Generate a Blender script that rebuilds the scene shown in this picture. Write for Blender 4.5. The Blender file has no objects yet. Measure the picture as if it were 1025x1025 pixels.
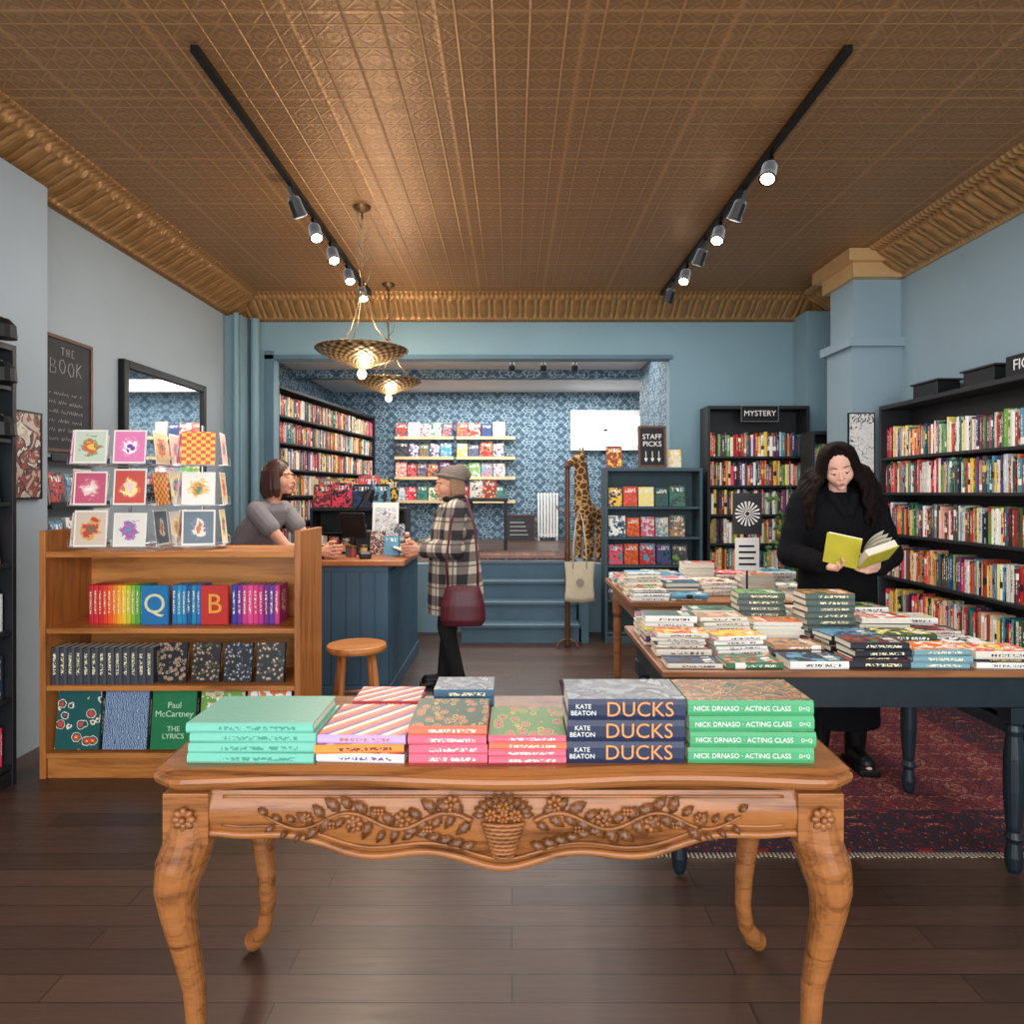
import bpy, math, random
from mathutils import Vector, Matrix
R=random.Random(11)
sc=bpy.context.scene; COL=sc.collection
pi=math.pi
def rad(a): return a*pi/180
def l1(c):
    c/=255.0
    return c/12.92 if c<=.04045 else ((c+.055)/1.055)**2.4
def C(r,g,b): return (l1(r),l1(g),l1(b),1)
# ---------------------------------------------------------------- node helper
class NT:
    def __init__(s,name,rough=.6,metal=0,col=None,spec=.4):
        s.m=bpy.data.materials.new(name); s.m.use_nodes=True; s.t=s.m.node_tree; s.b=s.t.nodes['Principled BSDF']
        s.b.inputs['Roughness'].default_value=rough; s.b.inputs['Metallic'].default_value=metal
        s.b.inputs['Specular IOR Level'].default_value=spec
        if col: s.b.inputs['Base Color'].default_value=col
    def put(s,sock,v):
        if isinstance(v,bpy.types.NodeSocket): s.t.links.new(v,sock)
        else: sock.default_value=v
    def nd(s,typ,ins={},**pr):
        n=s.t.nodes.new(typ)
        for k,v in pr.items(): setattr(n,k,v)
        for k,v in ins.items(): s.put(n.inputs[k],v)
        return n
    def ma(s,op,a,b=None,c=None):
        d={0:a}
        if b is not None: d[1]=b
        if c is not None: d[2]=c
        return s.nd('ShaderNodeMath',d,operation=op).outputs[0]
    def mix(s,f,a,b): return s.nd('ShaderNodeMix',{0:f,6:a,7:b},data_type='RGBA').outputs[2]
    def ramp(s,f,stops,interp='LINEAR'):
        n=s.nd('ShaderNodeValToRGB',{0:f}); r=n.color_ramp; r.interpolation=interp
        while len(r.elements)<len(stops): r.elements.new(.5)
        for e,(p,c) in zip(r.elements,stops): e.position=p
        for e,(p,c) in zip(r.elements,stops): e.color=c
        return n.outputs[0]
    def co(s,o='Object'): return s.nd('ShaderNodeTexCoord').outputs[o]
    def sep(s,v):
        n=s.nd('ShaderNodeSeparateXYZ',{0:v}); return n.outputs[0],n.outputs[1],n.outputs[2]
    def com(s,x,y,z=0.0): return s.nd('ShaderNodeCombineXYZ',{0:x,1:y,2:z}).outputs[0]
    def map(s,v,sc=(1,1,1)): return s.nd('ShaderNodeMapping',{0:v,3:sc}).outputs[0]
    def noise(s,v,sc=5,det=3,dist=0,w=None):
        return s.nd('ShaderNodeTexNoise',{'Vector':v,'Scale':sc,'Detail':det,'Distortion':dist}).outputs[0]
    def point(s): return s.nd('ShaderNodeNewGeometry').outputs['Pointiness']
    def bump(s,h,st=.3,d=.01):
        s.put(s.b.inputs['Normal'],s.nd('ShaderNodeBump',{'Height':h,'Strength':st,'Distance':d}).outputs[0])
    def base(s,c): s.put(s.b.inputs['Base Color'],c); return s
def plain(name,col,rough=.6,metal=0,var=.12,scale=12,bump=0,spec=.4):
    n=NT(name,rough,metal,None,spec); f=n.noise(n.co(),scale,3)
    dk=tuple(c*(1-var*2) for c in col[:3])+(1,); lt=tuple(min(1,c*(1+var)) for c in col[:3])+(1,)
    n.base(n.mix(f,dk,lt))
    if bump: n.bump(f,bump,.01)
    return n.m
def wood(name,c1,c2,axis=0,rough=.42,sc=1.0,pt=False):
    n=NT(name,rough); v=[9*sc,9*sc,9*sc]; v[axis]=.8*sc
    p=n.map(n.co(),tuple(v)); f=n.noise(p,2.2,6,1.2); g=n.noise(n.map(n.co(),tuple(q*5 for q in v)),3,2)
    c=n.ramp(n.ma('ADD',n.ma('MULTIPLY',f,.8),n.ma('MULTIPLY',g,.2)),[(.3,c2),(.5,c1),(.72,tuple(min(1,c*1.25) for c in c1[:3])+(1,))])
    if pt: c=n.mix(n.ramp(n.point(),[(.40,(.7,.7,.7,1)),(.495,(0,0,0,1))]),c,tuple(q*.45 for q in c2[:3])+(1,))  # pt mixes crease shade into the wood colour for an antique look
    n.base(c); n.bump(g,.12,.004); return n.m
def emis(name,col,st):
    n=NT(name); n.b.inputs['Base Color'].default_value=col; n.b.inputs['Emission Color'].default_value=col; n.b.inputs['Emission Strength'].default_value=st; return n.m
# ---------------------------------------------------------------- materials
WALL=plain('lit_wall_blue_paint',C(158,170,178),.75,0,.06,2,.05)  # the left wall's stronger light is put into this lighter tone
WALLR=plain('right_wall_blue_paint',C(138,160,170),.75,0,.06,2,.05)
WALLB=plain('back_blue_paint',C(122,152,163),.7,0,.06,2,.05)
WHITE=plain('white_paint',C(236,236,234),.7,0,.03)
BLACK=plain('black_shelf_paint',C(32,34,39),.5,0,.15)
BLACK2=plain('black_metal',C(22,22,24),.4,.3,.1)
TEAL=plain('dark_teal_paint',C(26,38,46),.4,0,.2)
BLUEP=plain('counter_blue_paint',C(64,96,118),.5,0,.1,4,.05)
STEPB=plain('step_blue_paint',C(82,110,126),.55,0,.12,4)
OAK=wood('orange_pine',C(184,118,58),C(136,78,34),0)
OAKZ=wood('orange_pine_upright',C(176,110,54),C(132,74,32),2)
OAKL=wood('pine_back_panel',C(196,132,70),C(156,96,46),0)
BROWNZ=wood('dark_brown_wood',C(92,58,36),C(58,34,20),2)
CTOP=wood('counter_top_wood',C(170,106,62),C(122,74,40),0,.3)
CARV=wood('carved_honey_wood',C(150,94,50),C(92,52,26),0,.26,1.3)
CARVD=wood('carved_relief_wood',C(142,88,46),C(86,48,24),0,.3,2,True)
TTOP=wood('table_top_wood',C(146,94,56),C(100,62,36),0,.35)
LIGHTW=wood('light_ledge_wood',C(214,190,150),C(186,158,118),0)
PAGES=plain('paper_pages',C(226,218,200),.85,0,.06,60)
PAPER=plain('white_paper',C(235,232,225),.8,0,.02)
BRONZE=plain('bronze_metal',C(120,94,62),.38,.7,.25,20)
def floor_mat():
    n=NT('dark_plank_floor',.38); v=n.co()
    br=n.nd('ShaderNodeTexBrick',{'Vector':v,'Color1':C(92,67,54),'Color2':C(66,48,40),'Mortar':C(30,23,20),'Scale':1.0,'Mortar Size':.002,'Brick Width':1.3,'Row Height':.11,'Bias':-.1})
    g=n.noise(n.map(v,(1.2,14,1)),4,6,.8)
    n.base(n.mix(n.ma('MULTIPLY',g,.6),br.outputs[0],C(40,29,25))); n.bump(g,.08,.003)
    n.put(n.b.inputs['Roughness'],n.ma('MULTIPLY_ADD',g,.3,.2)); return n.m
FLOOR=floor_mat()
def tin_mat(name,c1,c2,px,bs):
    n=NT(name,.42,.3); x,y,z=n.sep(n.co())
    X=n.ma('PINGPONG',x,px); Y=n.ma('PINGPONG',y,px); m=n.ma('MAXIMUM',X,Y)
    g=lambda v,c,w: n.ma('MAXIMUM',n.ma('SUBTRACT',1.0,n.ma('DIVIDE',n.ma('ABSOLUTE',n.ma('SUBTRACT',v,c)),w)),0.0)
    s=n.ma('ADD',X,Y); r=n.ma('SQRT',n.ma('ADD',n.ma('POWER',X,2.0),n.ma('POWER',Y,2.0)))
    h=n.ma('ADD',n.ma('MULTIPLY',g(m,px,px*.10),.8),n.ma('MULTIPLY',g(s,px*.9,px*.14),.35)); h=n.ma('ADD',h,n.ma('MULTIPLY',g(r,px*.3,px*.2),.35))
    nz=n.noise(n.com(X,Y,0.0),2.6/px,3,1.4); h=n.ma('ADD',h,n.ma('MULTIPLY',nz,1.1))
    big=g(n.ma('MAXIMUM',n.ma('PINGPONG',x,px*4),n.ma('PINGPONG',y,px*4)),px*4,px*.2); h=n.ma('ADD',h,n.ma('MULTIPLY',big,.6))
    n.base(n.ramp(h,[(.2,c2),(1.4,c1)])); n.bump(h,bs,.006); return n.m
TIN=tin_mat('bronze_pressed_tin',C(176,132,86),C(118,85,55),.075,.6)
def gold_mat():  # shade painted into the colour: grooves darker, ridges lighter
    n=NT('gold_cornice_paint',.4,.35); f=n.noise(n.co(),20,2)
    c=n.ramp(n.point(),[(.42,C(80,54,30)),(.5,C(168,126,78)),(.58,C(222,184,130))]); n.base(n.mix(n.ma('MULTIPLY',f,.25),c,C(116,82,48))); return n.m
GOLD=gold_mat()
def damask():
    n=NT('damask_wallpaper',.7); x,y,z=n.sep(n.co())
    xx=n.ma('ADD',x,y)
    X=n.ma('PINGPONG',xx,.16); Z=n.ma('PINGPONG',n.ma('ADD',z,n.ma('MULTIPLY',n.ma('FLOOR',n.ma('DIVIDE',xx,.32)),.2)),.24)
    f=n.noise(n.com(X,Z,0.0),13,2,1.8)
    n.base(n.ramp(f,[(.42,C(142,168,182)),(.46,C(62,86,106)),(.60,C(54,78,98)),(.64,C(130,158,174))])); return n.m
DAM=damask()
def rug_mat(name,a,b,c,d,lx,ly):
    n=NT(name,.95); x,y,z=n.sep(n.co())
    ax=n.ma('ABSOLUTE',x); ay=n.ma('ABSOLUTE',y)
    X=n.ma('PINGPONG',ax,.16); Y=n.ma('PINGPONG',ay,.16)
    f=n.noise(n.com(X,Y,0.0),24,3,1.2)
    pat=n.ramp(f,[(.40,a),(.44,b),(.50,a),(.555,c),(.59,d),(.64,a)],'CONSTANT')
    g=n.noise(n.com(X,Y,3.0),40,2,.8)
    bor=n.ramp(g,[(.4,b),(.5,d),(.59,a),(.67,c)],'CONSTANT')
    e=n.ma('MAXIMUM',n.ma('SUBTRACT',ax,lx-.32),n.ma('SUBTRACT',ay,ly-.32))
    n.base(n.mix(n.ma('GREATER_THAN',e,0.0),pat,bor)); n.bump(n.noise(n.co(),300,1),.3,.004); return n.m
PAL=[C(*c) for c in [(228,220,200),(190,40,38),(35,60,110),(240,236,226),(224,120,42),(30,30,34),(60,120,90),(236,190,60),(120,30,50),(90,150,180),(214,196,160),(30,90,110),
 (225,90,90),(70,70,80),(240,220,120),(150,60,40),(20,40,60),(200,205,205),(230,60,90),(110,160,70),(90,60,120),(170,130,90),(245,245,240),(200,70,30),(50,140,150),(140,30,30),(235,170,150),(60,80,50)]]
RAMPC=[(i/len(PAL),c) for i,c in enumerate(PAL)]
def rnd(n):
    a=n.nd('ShaderNodeNewGeometry').outputs['Random Per Island']; b=n.nd('ShaderNodeObjectInfo').outputs['Random']
    return n.ma('FRACT',n.ma('ADD',a,b))
def spine_mat(name='book_spine_print',bg=None,tx=None):
    n=NT(name,.5); r=rnd(n); r2=n.ma('FRACT',n.ma('MULTIPLY',r,37.3)); r3=n.ma('FRACT',n.ma('MULTIPLY',r,91.7))
    u,v,_=n.sep(n.co('UV'))
    c=n.ramp(r,RAMPC,'CONSTANT') if bg is None else bg
    t=n.ramp(r2,[(0,C(245,240,225)),(.35,C(25,25,30)),(.55,C(235,200,90)),(.7,C(250,250,250)),(.85,C(170,40,30))],'CONSTANT') if tx is None else tx
    nz=n.noise(n.com(n.ma('MULTIPLY',u,3.0),n.ma('MULTIPLY',v,34.0),n.ma('MULTIPLY',r,50.0)),1.0,1)
    m=n.ma('GREATER_THAN',nz,.5)
    m=n.ma('MULTIPLY',m,n.ma('LESS_THAN',n.ma('ABSOLUTE',n.ma('SUBTRACT',u,.5)),.22))
    m=n.ma('MULTIPLY',m,n.ma('LESS_THAN',n.ma('ABSOLUTE',n.ma('SUBTRACT',v,.56)),.3))
    if bg is None:
        band=n.ma('MULTIPLY',n.ma('GREATER_THAN',r3,.62),n.ma('LESS_THAN',n.ma('ABSOLUTE',n.ma('SUBTRACT',v,r2)),.09)); m=n.ma('MAXIMUM',m,band)
    n.base(n.mix(m,c,t)); return n.m
SPINE=spine_mat()
def cover_rand():
    n=NT('printed_cover_art',.45); r=rnd(n); r2=n.ma('FRACT',n.ma('MULTIPLY',r,23.9)); r3=n.ma('FRACT',n.ma('MULTIPLY',r,57.1))
    u,v,_=n.sep(n.co('UV'))
    c=n.ramp(r,RAMPC,'CONSTANT'); c2=n.ramp(r2,RAMPC,'CONSTANT'); c3=n.ramp(r3,RAMPC,'CONSTANT')
    p=n.com(n.ma('MULTIPLY',u,1.0),n.ma('MULTIPLY',v,1.4),n.ma('MULTIPLY',r,40.0))
    f=n.noise(p,3.2,2,.8)
    a=n.mix(n.ma('GREATER_THAN',f,.53),c,c2)
    vo=n.nd('ShaderNodeTexVoronoi',{'Vector':p,'Scale':3.0}).outputs['Distance']
    a=n.mix(n.ma('MULTIPLY',n.ma('LESS_THAN',vo,.28),n.ma('GREATER_THAN',r2,.4)),a,c3)
    tm=n.ma('GREATER_THAN',n.noise(n.com(n.ma('MULTIPLY',u,16.0),n.ma('MULTIPLY',v,5.0),r),1.0,1),.5)
    tm=n.ma('MULTIPLY',tm,n.ma('LESS_THAN',n.ma('ABSOLUTE',n.ma('SUBTRACT',v,.8)),.09))
    tm=n.ma('MULTIPLY',tm,n.ma('LESS_THAN',n.ma('ABSOLUTE',n.ma('SUBTRACT',u,.5)),.38))
    n.base(n.mix(tm,a,C(245,242,232))); return n.m
ART=cover_rand()
def art(name,bg,c1,c2,c3,sc=6,kind='flower',off=0.0):
    n=NT(name,.4); u,v,_=n.sep(n.co('UV')); p=n.com(u,n.ma('MULTIPLY',v,1.35),off)
    if kind=='flower':
        d=n.nd('ShaderNodeTexVoronoi',{'Vector':p,'Scale':sc}); f=n.ma('ADD',d.outputs['Distance'],n.ma('MULTIPLY',n.noise(p,sc*3,2),.25))
        x=n.ramp(f,[(0,c2),(.22,c1),(.40,bg),(.52,c3),(.58,bg)],'CONSTANT')
    elif kind=='swirl':
        w=n.nd('ShaderNodeTexWave',{'Vector':p,'Scale':sc,'Distortion':9.0,'Detail':2.0}).outputs[1]
        x=n.ramp(w,[(0,bg),(.5,c1),(.75,c2),(.9,c3)],'CONSTANT')
    elif kind=='stripe':
        w=n.ma('FRACT',n.ma('MULTIPLY',n.ma('ADD',u,n.ma('MULTIPLY',v,1.3)),sc))
        x=n.ramp(w,[(0,bg),(.3,c1),(.55,c2),(.8,c3)],'CONSTANT')
    elif kind=='card':
        q=n.ma('SQRT',n.ma('ADD',n.ma('POWER',n.ma('SUBTRACT',u,.5),2.0),n.ma('POWER',n.ma('SUBTRACT',v,.5),2.0)))
        q=n.ma('ADD',q,n.ma('MULTIPLY',n.ma('SUBTRACT',n.noise(p,sc,2,.6),.5),.55))
        x=n.ramp(q,[(0,c2),(.10,c1),(.2,c3),(.27,bg)],'CONSTANT')
        e=n.ma('MAXIMUM',n.ma('ABSOLUTE',n.ma('SUBTRACT',u,.5)),n.ma('ABSOLUTE',n.ma('SUBTRACT',v,.5)))
        x=n.mix(n.ma('GREATER_THAN',e,.45),x,C(236,232,222))
    elif kind=='check':
        x=n.nd('ShaderNodeTexChecker',{'Vector':p,'Scale':sc,'Color1':bg,'Color2':c1}).outputs[0]
    else:
        f=n.noise(p,sc,3,1.5); x=n.ramp(f,[(0,bg),(.42,c1),(.5,c2),(.57,c3),(.63,bg)],'CONSTANT')
    n.base(x); return n.m
# ---------------------------------------------------------------- mesh builder
class MB:
    def __init__(s): s.v=[];s.f=[];s.m=[];s.u=[]
    def add(s,vs,fs,mi=0,uv=None,M=None):
        o=len(s.v)
        s.v+= [tuple(M@Vector(v)) for v in vs] if M is not None else [tuple(v) for v in vs]
        for i,f in enumerate(fs):
            s.f.append([a+o for a in f]); s.m.append(mi[i] if isinstance(mi,list) else mi)
            q=uv[i] if uv and uv[i] else None
            if not q:
                n=len(f); q=[(0,0),(1,0),(1,1),(0,1)] if n==4 else [(.5+.5*math.cos(2*pi*k/n),.5+.5*math.sin(2*pi*k/n)) for k in range(n)]
            s.u+=q
        return s
    def box(s,x0,y0,z0,x1,y1,z1,mi=0,M=None):
        v=[(x0,y0,z0),(x1,y0,z0),(x1,y1,z0),(x0,y1,z0),(x0,y0,z1),(x1,y0,z1),(x1,y1,z1),(x0,y1,z1)]
        return s.add(v,[(0,3,2,1),(4,5,6,7),(0,1,5,4),(1,2,6,5),(2,3,7,6),(3,0,4,7)],mi,None,M)
    def lathe(s,prof,n=20,c=(0,0),mi=0,M=None,fn=None):
        vs=[];fs=[]
        for r,z in prof:
            for k in range(n):
                a=2*pi*k/n; rr=r*(fn(a) if fn else 1); vs.append((c[0]+rr*math.cos(a),c[1]+rr*math.sin(a),z))
        for i in range(len(prof)-1):
            for k in range(n): fs.append((i*n+k,i*n+(k+1)%n,(i+1)*n+(k+1)%n,(i+1)*n+k))
        fs.append(tuple(range(n))[::-1]); fs.append(tuple((len(prof)-1)*n+k for k in range(n)))
        return s.add(vs,fs,mi,None,M)
    def loft(s,rings,n=22,mi=0,M=None):
        vs=[];fs=[]
        for cx,cy,cz,rx,ry in rings:
            for k in range(n):
                a=2*pi*k/n; vs.append((cx+rx*math.cos(a),cy+ry*math.sin(a),cz))
        for i in range(len(rings)-1):
            for k in range(n): fs.append((i*n+k,i*n+(k+1)%n,(i+1)*n+(k+1)%n,(i+1)*n+k))
        fs.append(tuple(range(n))[::-1]); fs.append(tuple((len(rings)-1)*n+k for k in range(n)))
        return s.add(vs,fs,mi,None,M)
    def tube(s,pts,r,n=8,mi=0,M=None):
        pts=[Vector(p) for p in pts]
        if not isinstance(r,(list,tuple)): r=[r]*len(pts)
        vs=[];fs=[]; prev=None
        for i,p in enumerate(pts):
            t=(pts[min(i+1,len(pts)-1)]-pts[max(i-1,0)]).normalized()
            if prev is None:
                a=t.orthogonal().normalized()
            else: a=(prev-t*prev.dot(t)).normalized()
            prev=a; b=t.cross(a)
            for k in range(n):
                g=2*pi*k/n; vs.append(p+(a*math.cos(g)+b*math.sin(g))*r[i])
        for i in range(len(pts)-1):
            for k in range(n): fs.append((i*n+k,i*n+(k+1)%n,(i+1)*n+(k+1)%n,(i+1)*n+k))
        fs.append(tuple(range(n))[::-1]); fs.append(tuple((len(pts)-1)*n+k for k in range(n)))
        return s.add(vs,fs,mi,None,M)
    def ell(s,c,r,mi=0,M=None,seg=12,rings=8,rot=None):
        if not isinstance(r,(list,tuple)): r=(r,r,r)
        L=Matrix.Translation(Vector(c))@(rot if rot else Matrix())
        vs=[L@Vector((0,0,-r[2]))];fs=[]
        for i in range(1,rings):
            th=pi*i/rings
            for k in range(seg):
                a=2*pi*k/seg; vs.append(L@Vector((r[0]*math.sin(th)*math.cos(a),r[1]*math.sin(th)*math.sin(a),-r[2]*math.cos(th))))
        vs.append(L@Vector((0,0,r[2]))); T=len(vs)-1
        for k in range(seg): fs.append((0,1+(k+1)%seg,1+k))
        for i in range(rings-2):
            for k in range(seg): fs.append((1+i*seg+k,1+i*seg+(k+1)%seg,1+(i+1)*seg+(k+1)%seg,1+(i+1)*seg+k))
        for k in range(seg): fs.append((1+(rings-2)*seg+k,1+(rings-2)*seg+(k+1)%seg,T))
        return s.add(vs,fs,mi,None,M)
    def cap(s,p0,p1,r0,r1,mi=0,M=None):
        s.ell(p0,r0,mi,M,10,8); s.ell(p1,r1,mi,M,10,8); s.tube([p0,p1],[r0,r1],12,mi,M); return s
    def chain(s,pts,rs,mi=0,M=None):
        for i in range(len(pts)-1): s.cap(pts[i],pts[i+1],rs[i],rs[i+1],mi,M)
        return s
def setp(o,label=None,cat=None,group=None,kind=None):
    if label: o['label']=label
    if cat: o['category']=cat
    if group: o['group']=group
    if kind: o['kind']=kind
    return o
def mesh(name,mb,mats,smooth=False):
    me=bpy.data.meshes.new(name); me.from_pydata(mb.v,[],mb.f)
    for m in mats: me.materials.append(m)
    me.polygons.foreach_set('material_index',mb.m)
    uv=me.uv_layers.new(name='UVMap'); fl=[]
    for a in mb.u: fl+=[a[0],a[1]]
    uv.data.foreach_set('uv',fl)
    me.polygons.foreach_set('use_smooth',[smooth]*len(mb.f)); me.update(); return me
def mk(name,mb,mats,parent=None,loc=(0,0,0),rot=(0,0,0),smooth=False,bev=0,label=None,cat=None,group=None,kind=None,me=None):
    if not isinstance(mats,(list,tuple)): mats=[mats]
    o=bpy.data.objects.new(name,me or mesh(name,mb,mats,smooth)); COL.objects.link(o)
    o.location=loc; o.rotation_euler=rot
    if parent: o.parent=parent
    if bev:
        b=o.modifiers.new('bevel','BEVEL'); b.width=bev; b.segments=2; b.limit_method='ANGLE'
    return setp(o,label,cat,group,kind)
def thing(name,loc,rz=0,label=None,cat=None,group=None):
    e=bpy.data.objects.new(name,None); COL.objects.link(e); e.location=loc; e.rotation_euler=(0,0,rz); e.empty_display_size=.05
    return setp(e,label,cat,group)
def blob(name,mb,mat,voxel,parent=None,it=4,**kw):
    o=mk('tmp',mb,mat); m=o.modifiers.new('r','REMESH'); m.mode='VOXEL'; m.voxel_size=voxel; m.use_smooth_shade=True
    if it: s=o.modifiers.new('s','SMOOTH'); s.iterations=it; s.factor=.5
    bpy.context.view_layer.update(); dg=bpy.context.evaluated_depsgraph_get()
    me=bpy.data.meshes.new_from_object(o.evaluated_get(dg)); bpy.data.objects.remove(o)
    me.materials.clear(); me.materials.append(mat); me.name=name
    for p in me.polygons: p.use_smooth=True
    return mk(name,None,mat,parent,me=me,**kw)
def text(s,size,mat,parent=None,loc=(0,0,0),rot=(pi/2,0,0),ext=.001,name='lettering',align='CENTER'):
    cu=bpy.data.curves.new('t','FONT'); cu.body=s; cu.size=size; cu.extrude=ext; cu.align_x=align; cu.align_y='CENTER'; cu.resolution_u=3
    o=bpy.data.objects.new('t',cu); COL.objects.link(o); bpy.context.view_layer.update()
    me=bpy.data.meshes.new_from_object(o.evaluated_get(bpy.context.evaluated_depsgraph_get())); bpy.data.objects.remove(o)
    me.materials.clear(); me.materials.append(mat); me.name=name
    return mk(name,None,mat,parent,loc,rot,me=me)
# ---------------------------------------------------------------- books
def bookgeo(mb,w,h,d,M=None,which='all',mats=(0,1,2)):
    t=min(.003,w*.15)
    if which!='pages':
        P=[(-w/2,d),(-w/2,.004),(-w/4,0),(w/4,0),(w/2,.004),(w/2,d),(w/2-t,d),(w/2-t,.006),(-w/2+t,.006),(-w/2+t,d)]
        n=10; vs=[(x,y,0) for x,y in P]+[(x,y,h) for x,y in P]; fs=[];uv=[];mi=[]
        us={1:(0,.2),2:(.2,.8),3:(.8,1)}
        for i in range(n):
            j=(i+1)%n; fs.append((i,j,j+n,i+n))
            if i in us: a,b=us[i]; uv.append([(a,0),(b,0),(b,1),(a,1)]); mi.append(mats[0])
            elif i in (0,4): uv.append([(0,0),(1,0),(1,1),(0,1)]); mi.append(mats[2])
            else: uv.append([(0,0)]*4); mi.append(mats[0])
        fs+=[(0,9,8,1),(1,8,2),(2,8,7,3),(3,7,4),(4,7,6,5)]; uv+=[[(0,0)]*4,[(0,0)]*3,[(0,0)]*4,[(0,0)]*3,[(0,0)]*4]
        fs+=[(n,n+1,n+8,n+9),(n+1,n+2,n+8),(n+2,n+3,n+7,n+8),(n+3,n+4,n+7),(n+4,n+5,n+6,n+7)]; uv+=[[(0,0)]*4,[(0,0)]*3,[(0,0)]*4,[(0,0)]*3,[(0,0)]*4]
        mi+=[mats[0]]*10
        mb.add(vs,fs,mi,uv,M)
    if which!='cover':
        mb.box(-w/2+t,.006,.003,w/2-t,d-.004,h-.003,mats[1],M)
    return mb
_bc={}
def bookmesh(w,h,d,sm=None,am=None):
    k=(round(w,4),round(h,4),round(d,4),sm.name if sm else 0,am.name if am else 0)
    if k not in _bc: _bc[k]=mesh('book',bookgeo(MB(),w,h,d),[sm or SPINE,PAGES,am or ART])
    return _bc[k]
VAR=[(.018,.19,.125),(.024,.2,.13),(.03,.215,.14),(.036,.225,.15),(.022,.21,.135),(.026,.195,.13),(.015,.205,.135),(.02,.22,.15),(.026,.215,.145),(.02,.18,.11),(.013,.195,.12),(.017,.21,.13)]
T_=Matrix.Translation
def Rm(a,ax): return Matrix.Rotation(a,4,ax)
STUFF=MB(); NB=[0,0]
def put_book(M,w,h,d,indiv,label,group,sm=None,am=None):
    if indiv:
        o=bpy.data.objects.new('book',bookmesh(w,h,d,sm,am)); COL.objects.link(o); o.matrix_world=M
        setp(o,label,'book',group); NB[0]+=1; return o
    bookgeo(STUFF,w,h,d,M); NB[1]+=1
def fill(M,x0,x1,z,y,indiv=False,group=None,label='paperback book standing spine out on a black shelf',mx=.26):
    x=x0
    while True:
        if indiv: w,h,d=R.choice(VAR)
        else: w=R.uniform(.012,.032);h=R.uniform(.175,.235);d=R.uniform(.11,.15)
        h=min(h,mx)
        if x+w>x1: break
        put_book(M@T_((x+w/2,y+R.uniform(0,.012),z)),w,h,d,indiv,label,group); x+=w+.0008
        if R.random()<.012: x+=.04
def faceout(M,x0,x1,z,y,indiv=False,group=None,label=None,gap=.02,hm=(.19,.23),tilt=8):
    x=x0
    while True:
        h=R.uniform(*hm); d=h*R.uniform(.64,.8); w=.022
        if x+d>x1: break
        put_book(M@T_((x+d/2,y,z+.004))@Rm(-rad(tilt),'X')@Rm(pi/2,'Z')@T_((0,-d/2,0)),w,h,d,indiv,label,group); x+=d+gap
def stack(x,y,z,n,rot,label,group,dims=None,sm=None,am=None):
    for i in range(n):
        w,h,d=dims or R.choice([(.014,.2,.135),(.022,.205,.14),(.028,.21,.14),(.012,.185,.125),(.018,.195,.13),(.025,.205,.145)])
        a=rot+R.uniform(-.08,.08); s_=sm[i%len(sm)] if isinstance(sm,list) else sm
        put_book(T_((x+R.uniform(-.007,.007),y+R.uniform(-.006,.006),z+w/2+.0004))@Rm(a,'Z')@Rm(pi/2,'Y')@T_((0,-d/2,-h/2)),w,h,d,True,label,group,s_,am); z+=w+.0008
    return z
# ================================================================= ROOM
XL,XR,YB,ZC=-2.75,3.1,6.8,3.3
mk('floor',MB().box(-2.9,-1.6,-.1,3.25,YB+.1,0),FLOOR,kind='structure')
mk('wall_left',MB().box(XL-.12,-1.6,0,XL,YB,ZC),WALL,kind='structure')
mk('wall_right',MB().box(XR,-1.6,0,XR+.12,YB,ZC),WALLR,kind='structure')
b=MB(); b.box(XL-.12,YB,0,-2.37,YB+.14,ZC); b.box(1.57,YB,0,XR+.12,YB+.14,ZC); b.box(-2.37,YB,2.72,1.57,YB+.14,ZC); b.box(-2.37,YB,0,-.47,YB+.14,.6799); b.box(.72,YB,0,1.57,YB+.14,.6799)
mk('wall_back',b,WALLB,kind='structure')
mk('ceiling',MB().box(XL-.12,-1.6,ZC,XR+.12,YB+.14,ZC+.1),TIN,kind='structure')
b=MB(); b.box(-2.46,YB-.02,0,-2.37,YB,2.8); b.box(-2.46,YB-.02,2.72,1.6,YB,2.76)
mk('trim_1',b,STEPB,kind='structure')
def cornice(name,p0,p1,nrm):
    prof=[(0,3.09),(.035,3.09),(.045,3.115),(.06,3.13),(.075,3.145),(.09,3.16),(.105,3.172),(.125,3.188),(.145,3.202),(.165,3.214),(.19,3.224),(.215,3.234),(.24,3.243),(.26,3.25),(.27,3.275),(.31,3.28),(.33,3.30)]
    p0=Vector(p0);p1=Vector(p1);nrm=Vector(nrm); L=(p1-p0).length; dr=(p1-p0)/L; n=int(L/.008); vs=[];fs=[];m=len(prof)
    def leafh(c,w): return max(0,1-(abs(c)/max(.03,w))**2.5)
    for i in range(n+1):
        s=L*i/n; P_=.15; c=((s/P_)%1.0-.5); c2=((s/P_+.5)%1.0-.5)
        for k,(a,z) in enumerate(prof):
            q=(k-2)/11.0; e=0
            if 2<k<13:
                w1=.40*math.sin(pi*min(1,(1-q)*.8+.1))**.8; w2=.22*math.sin(pi*min(1,q*.9+.05))
                vein=.35*math.cos(2*pi*c*7*(1+.5*q)); e=.036*leafh(c,w1)*(1+.4*vein)*math.sin(pi*q)**.6
                e=max(e,.028*leafh(c2,w2)*math.sin(pi*q)**.6)
            if k in(14,15): e=.010*max(0,math.sin(2*pi*s/.045))
            if k==1: e=.007*max(0,math.sin(2*pi*s/.035))
            v=p0+dr*s+nrm*(a+e*.7); vs.append((v.x,v.y,z-e*.7))
    for i in range(n):
        for k in range(m-1): fs.append((i*m+k,i*m+k+1,(i+1)*m+k+1,(i+1)*m+k))
    b=MB().add(vs,fs); mk(name,b,GOLD,kind='structure',smooth=True)
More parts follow.
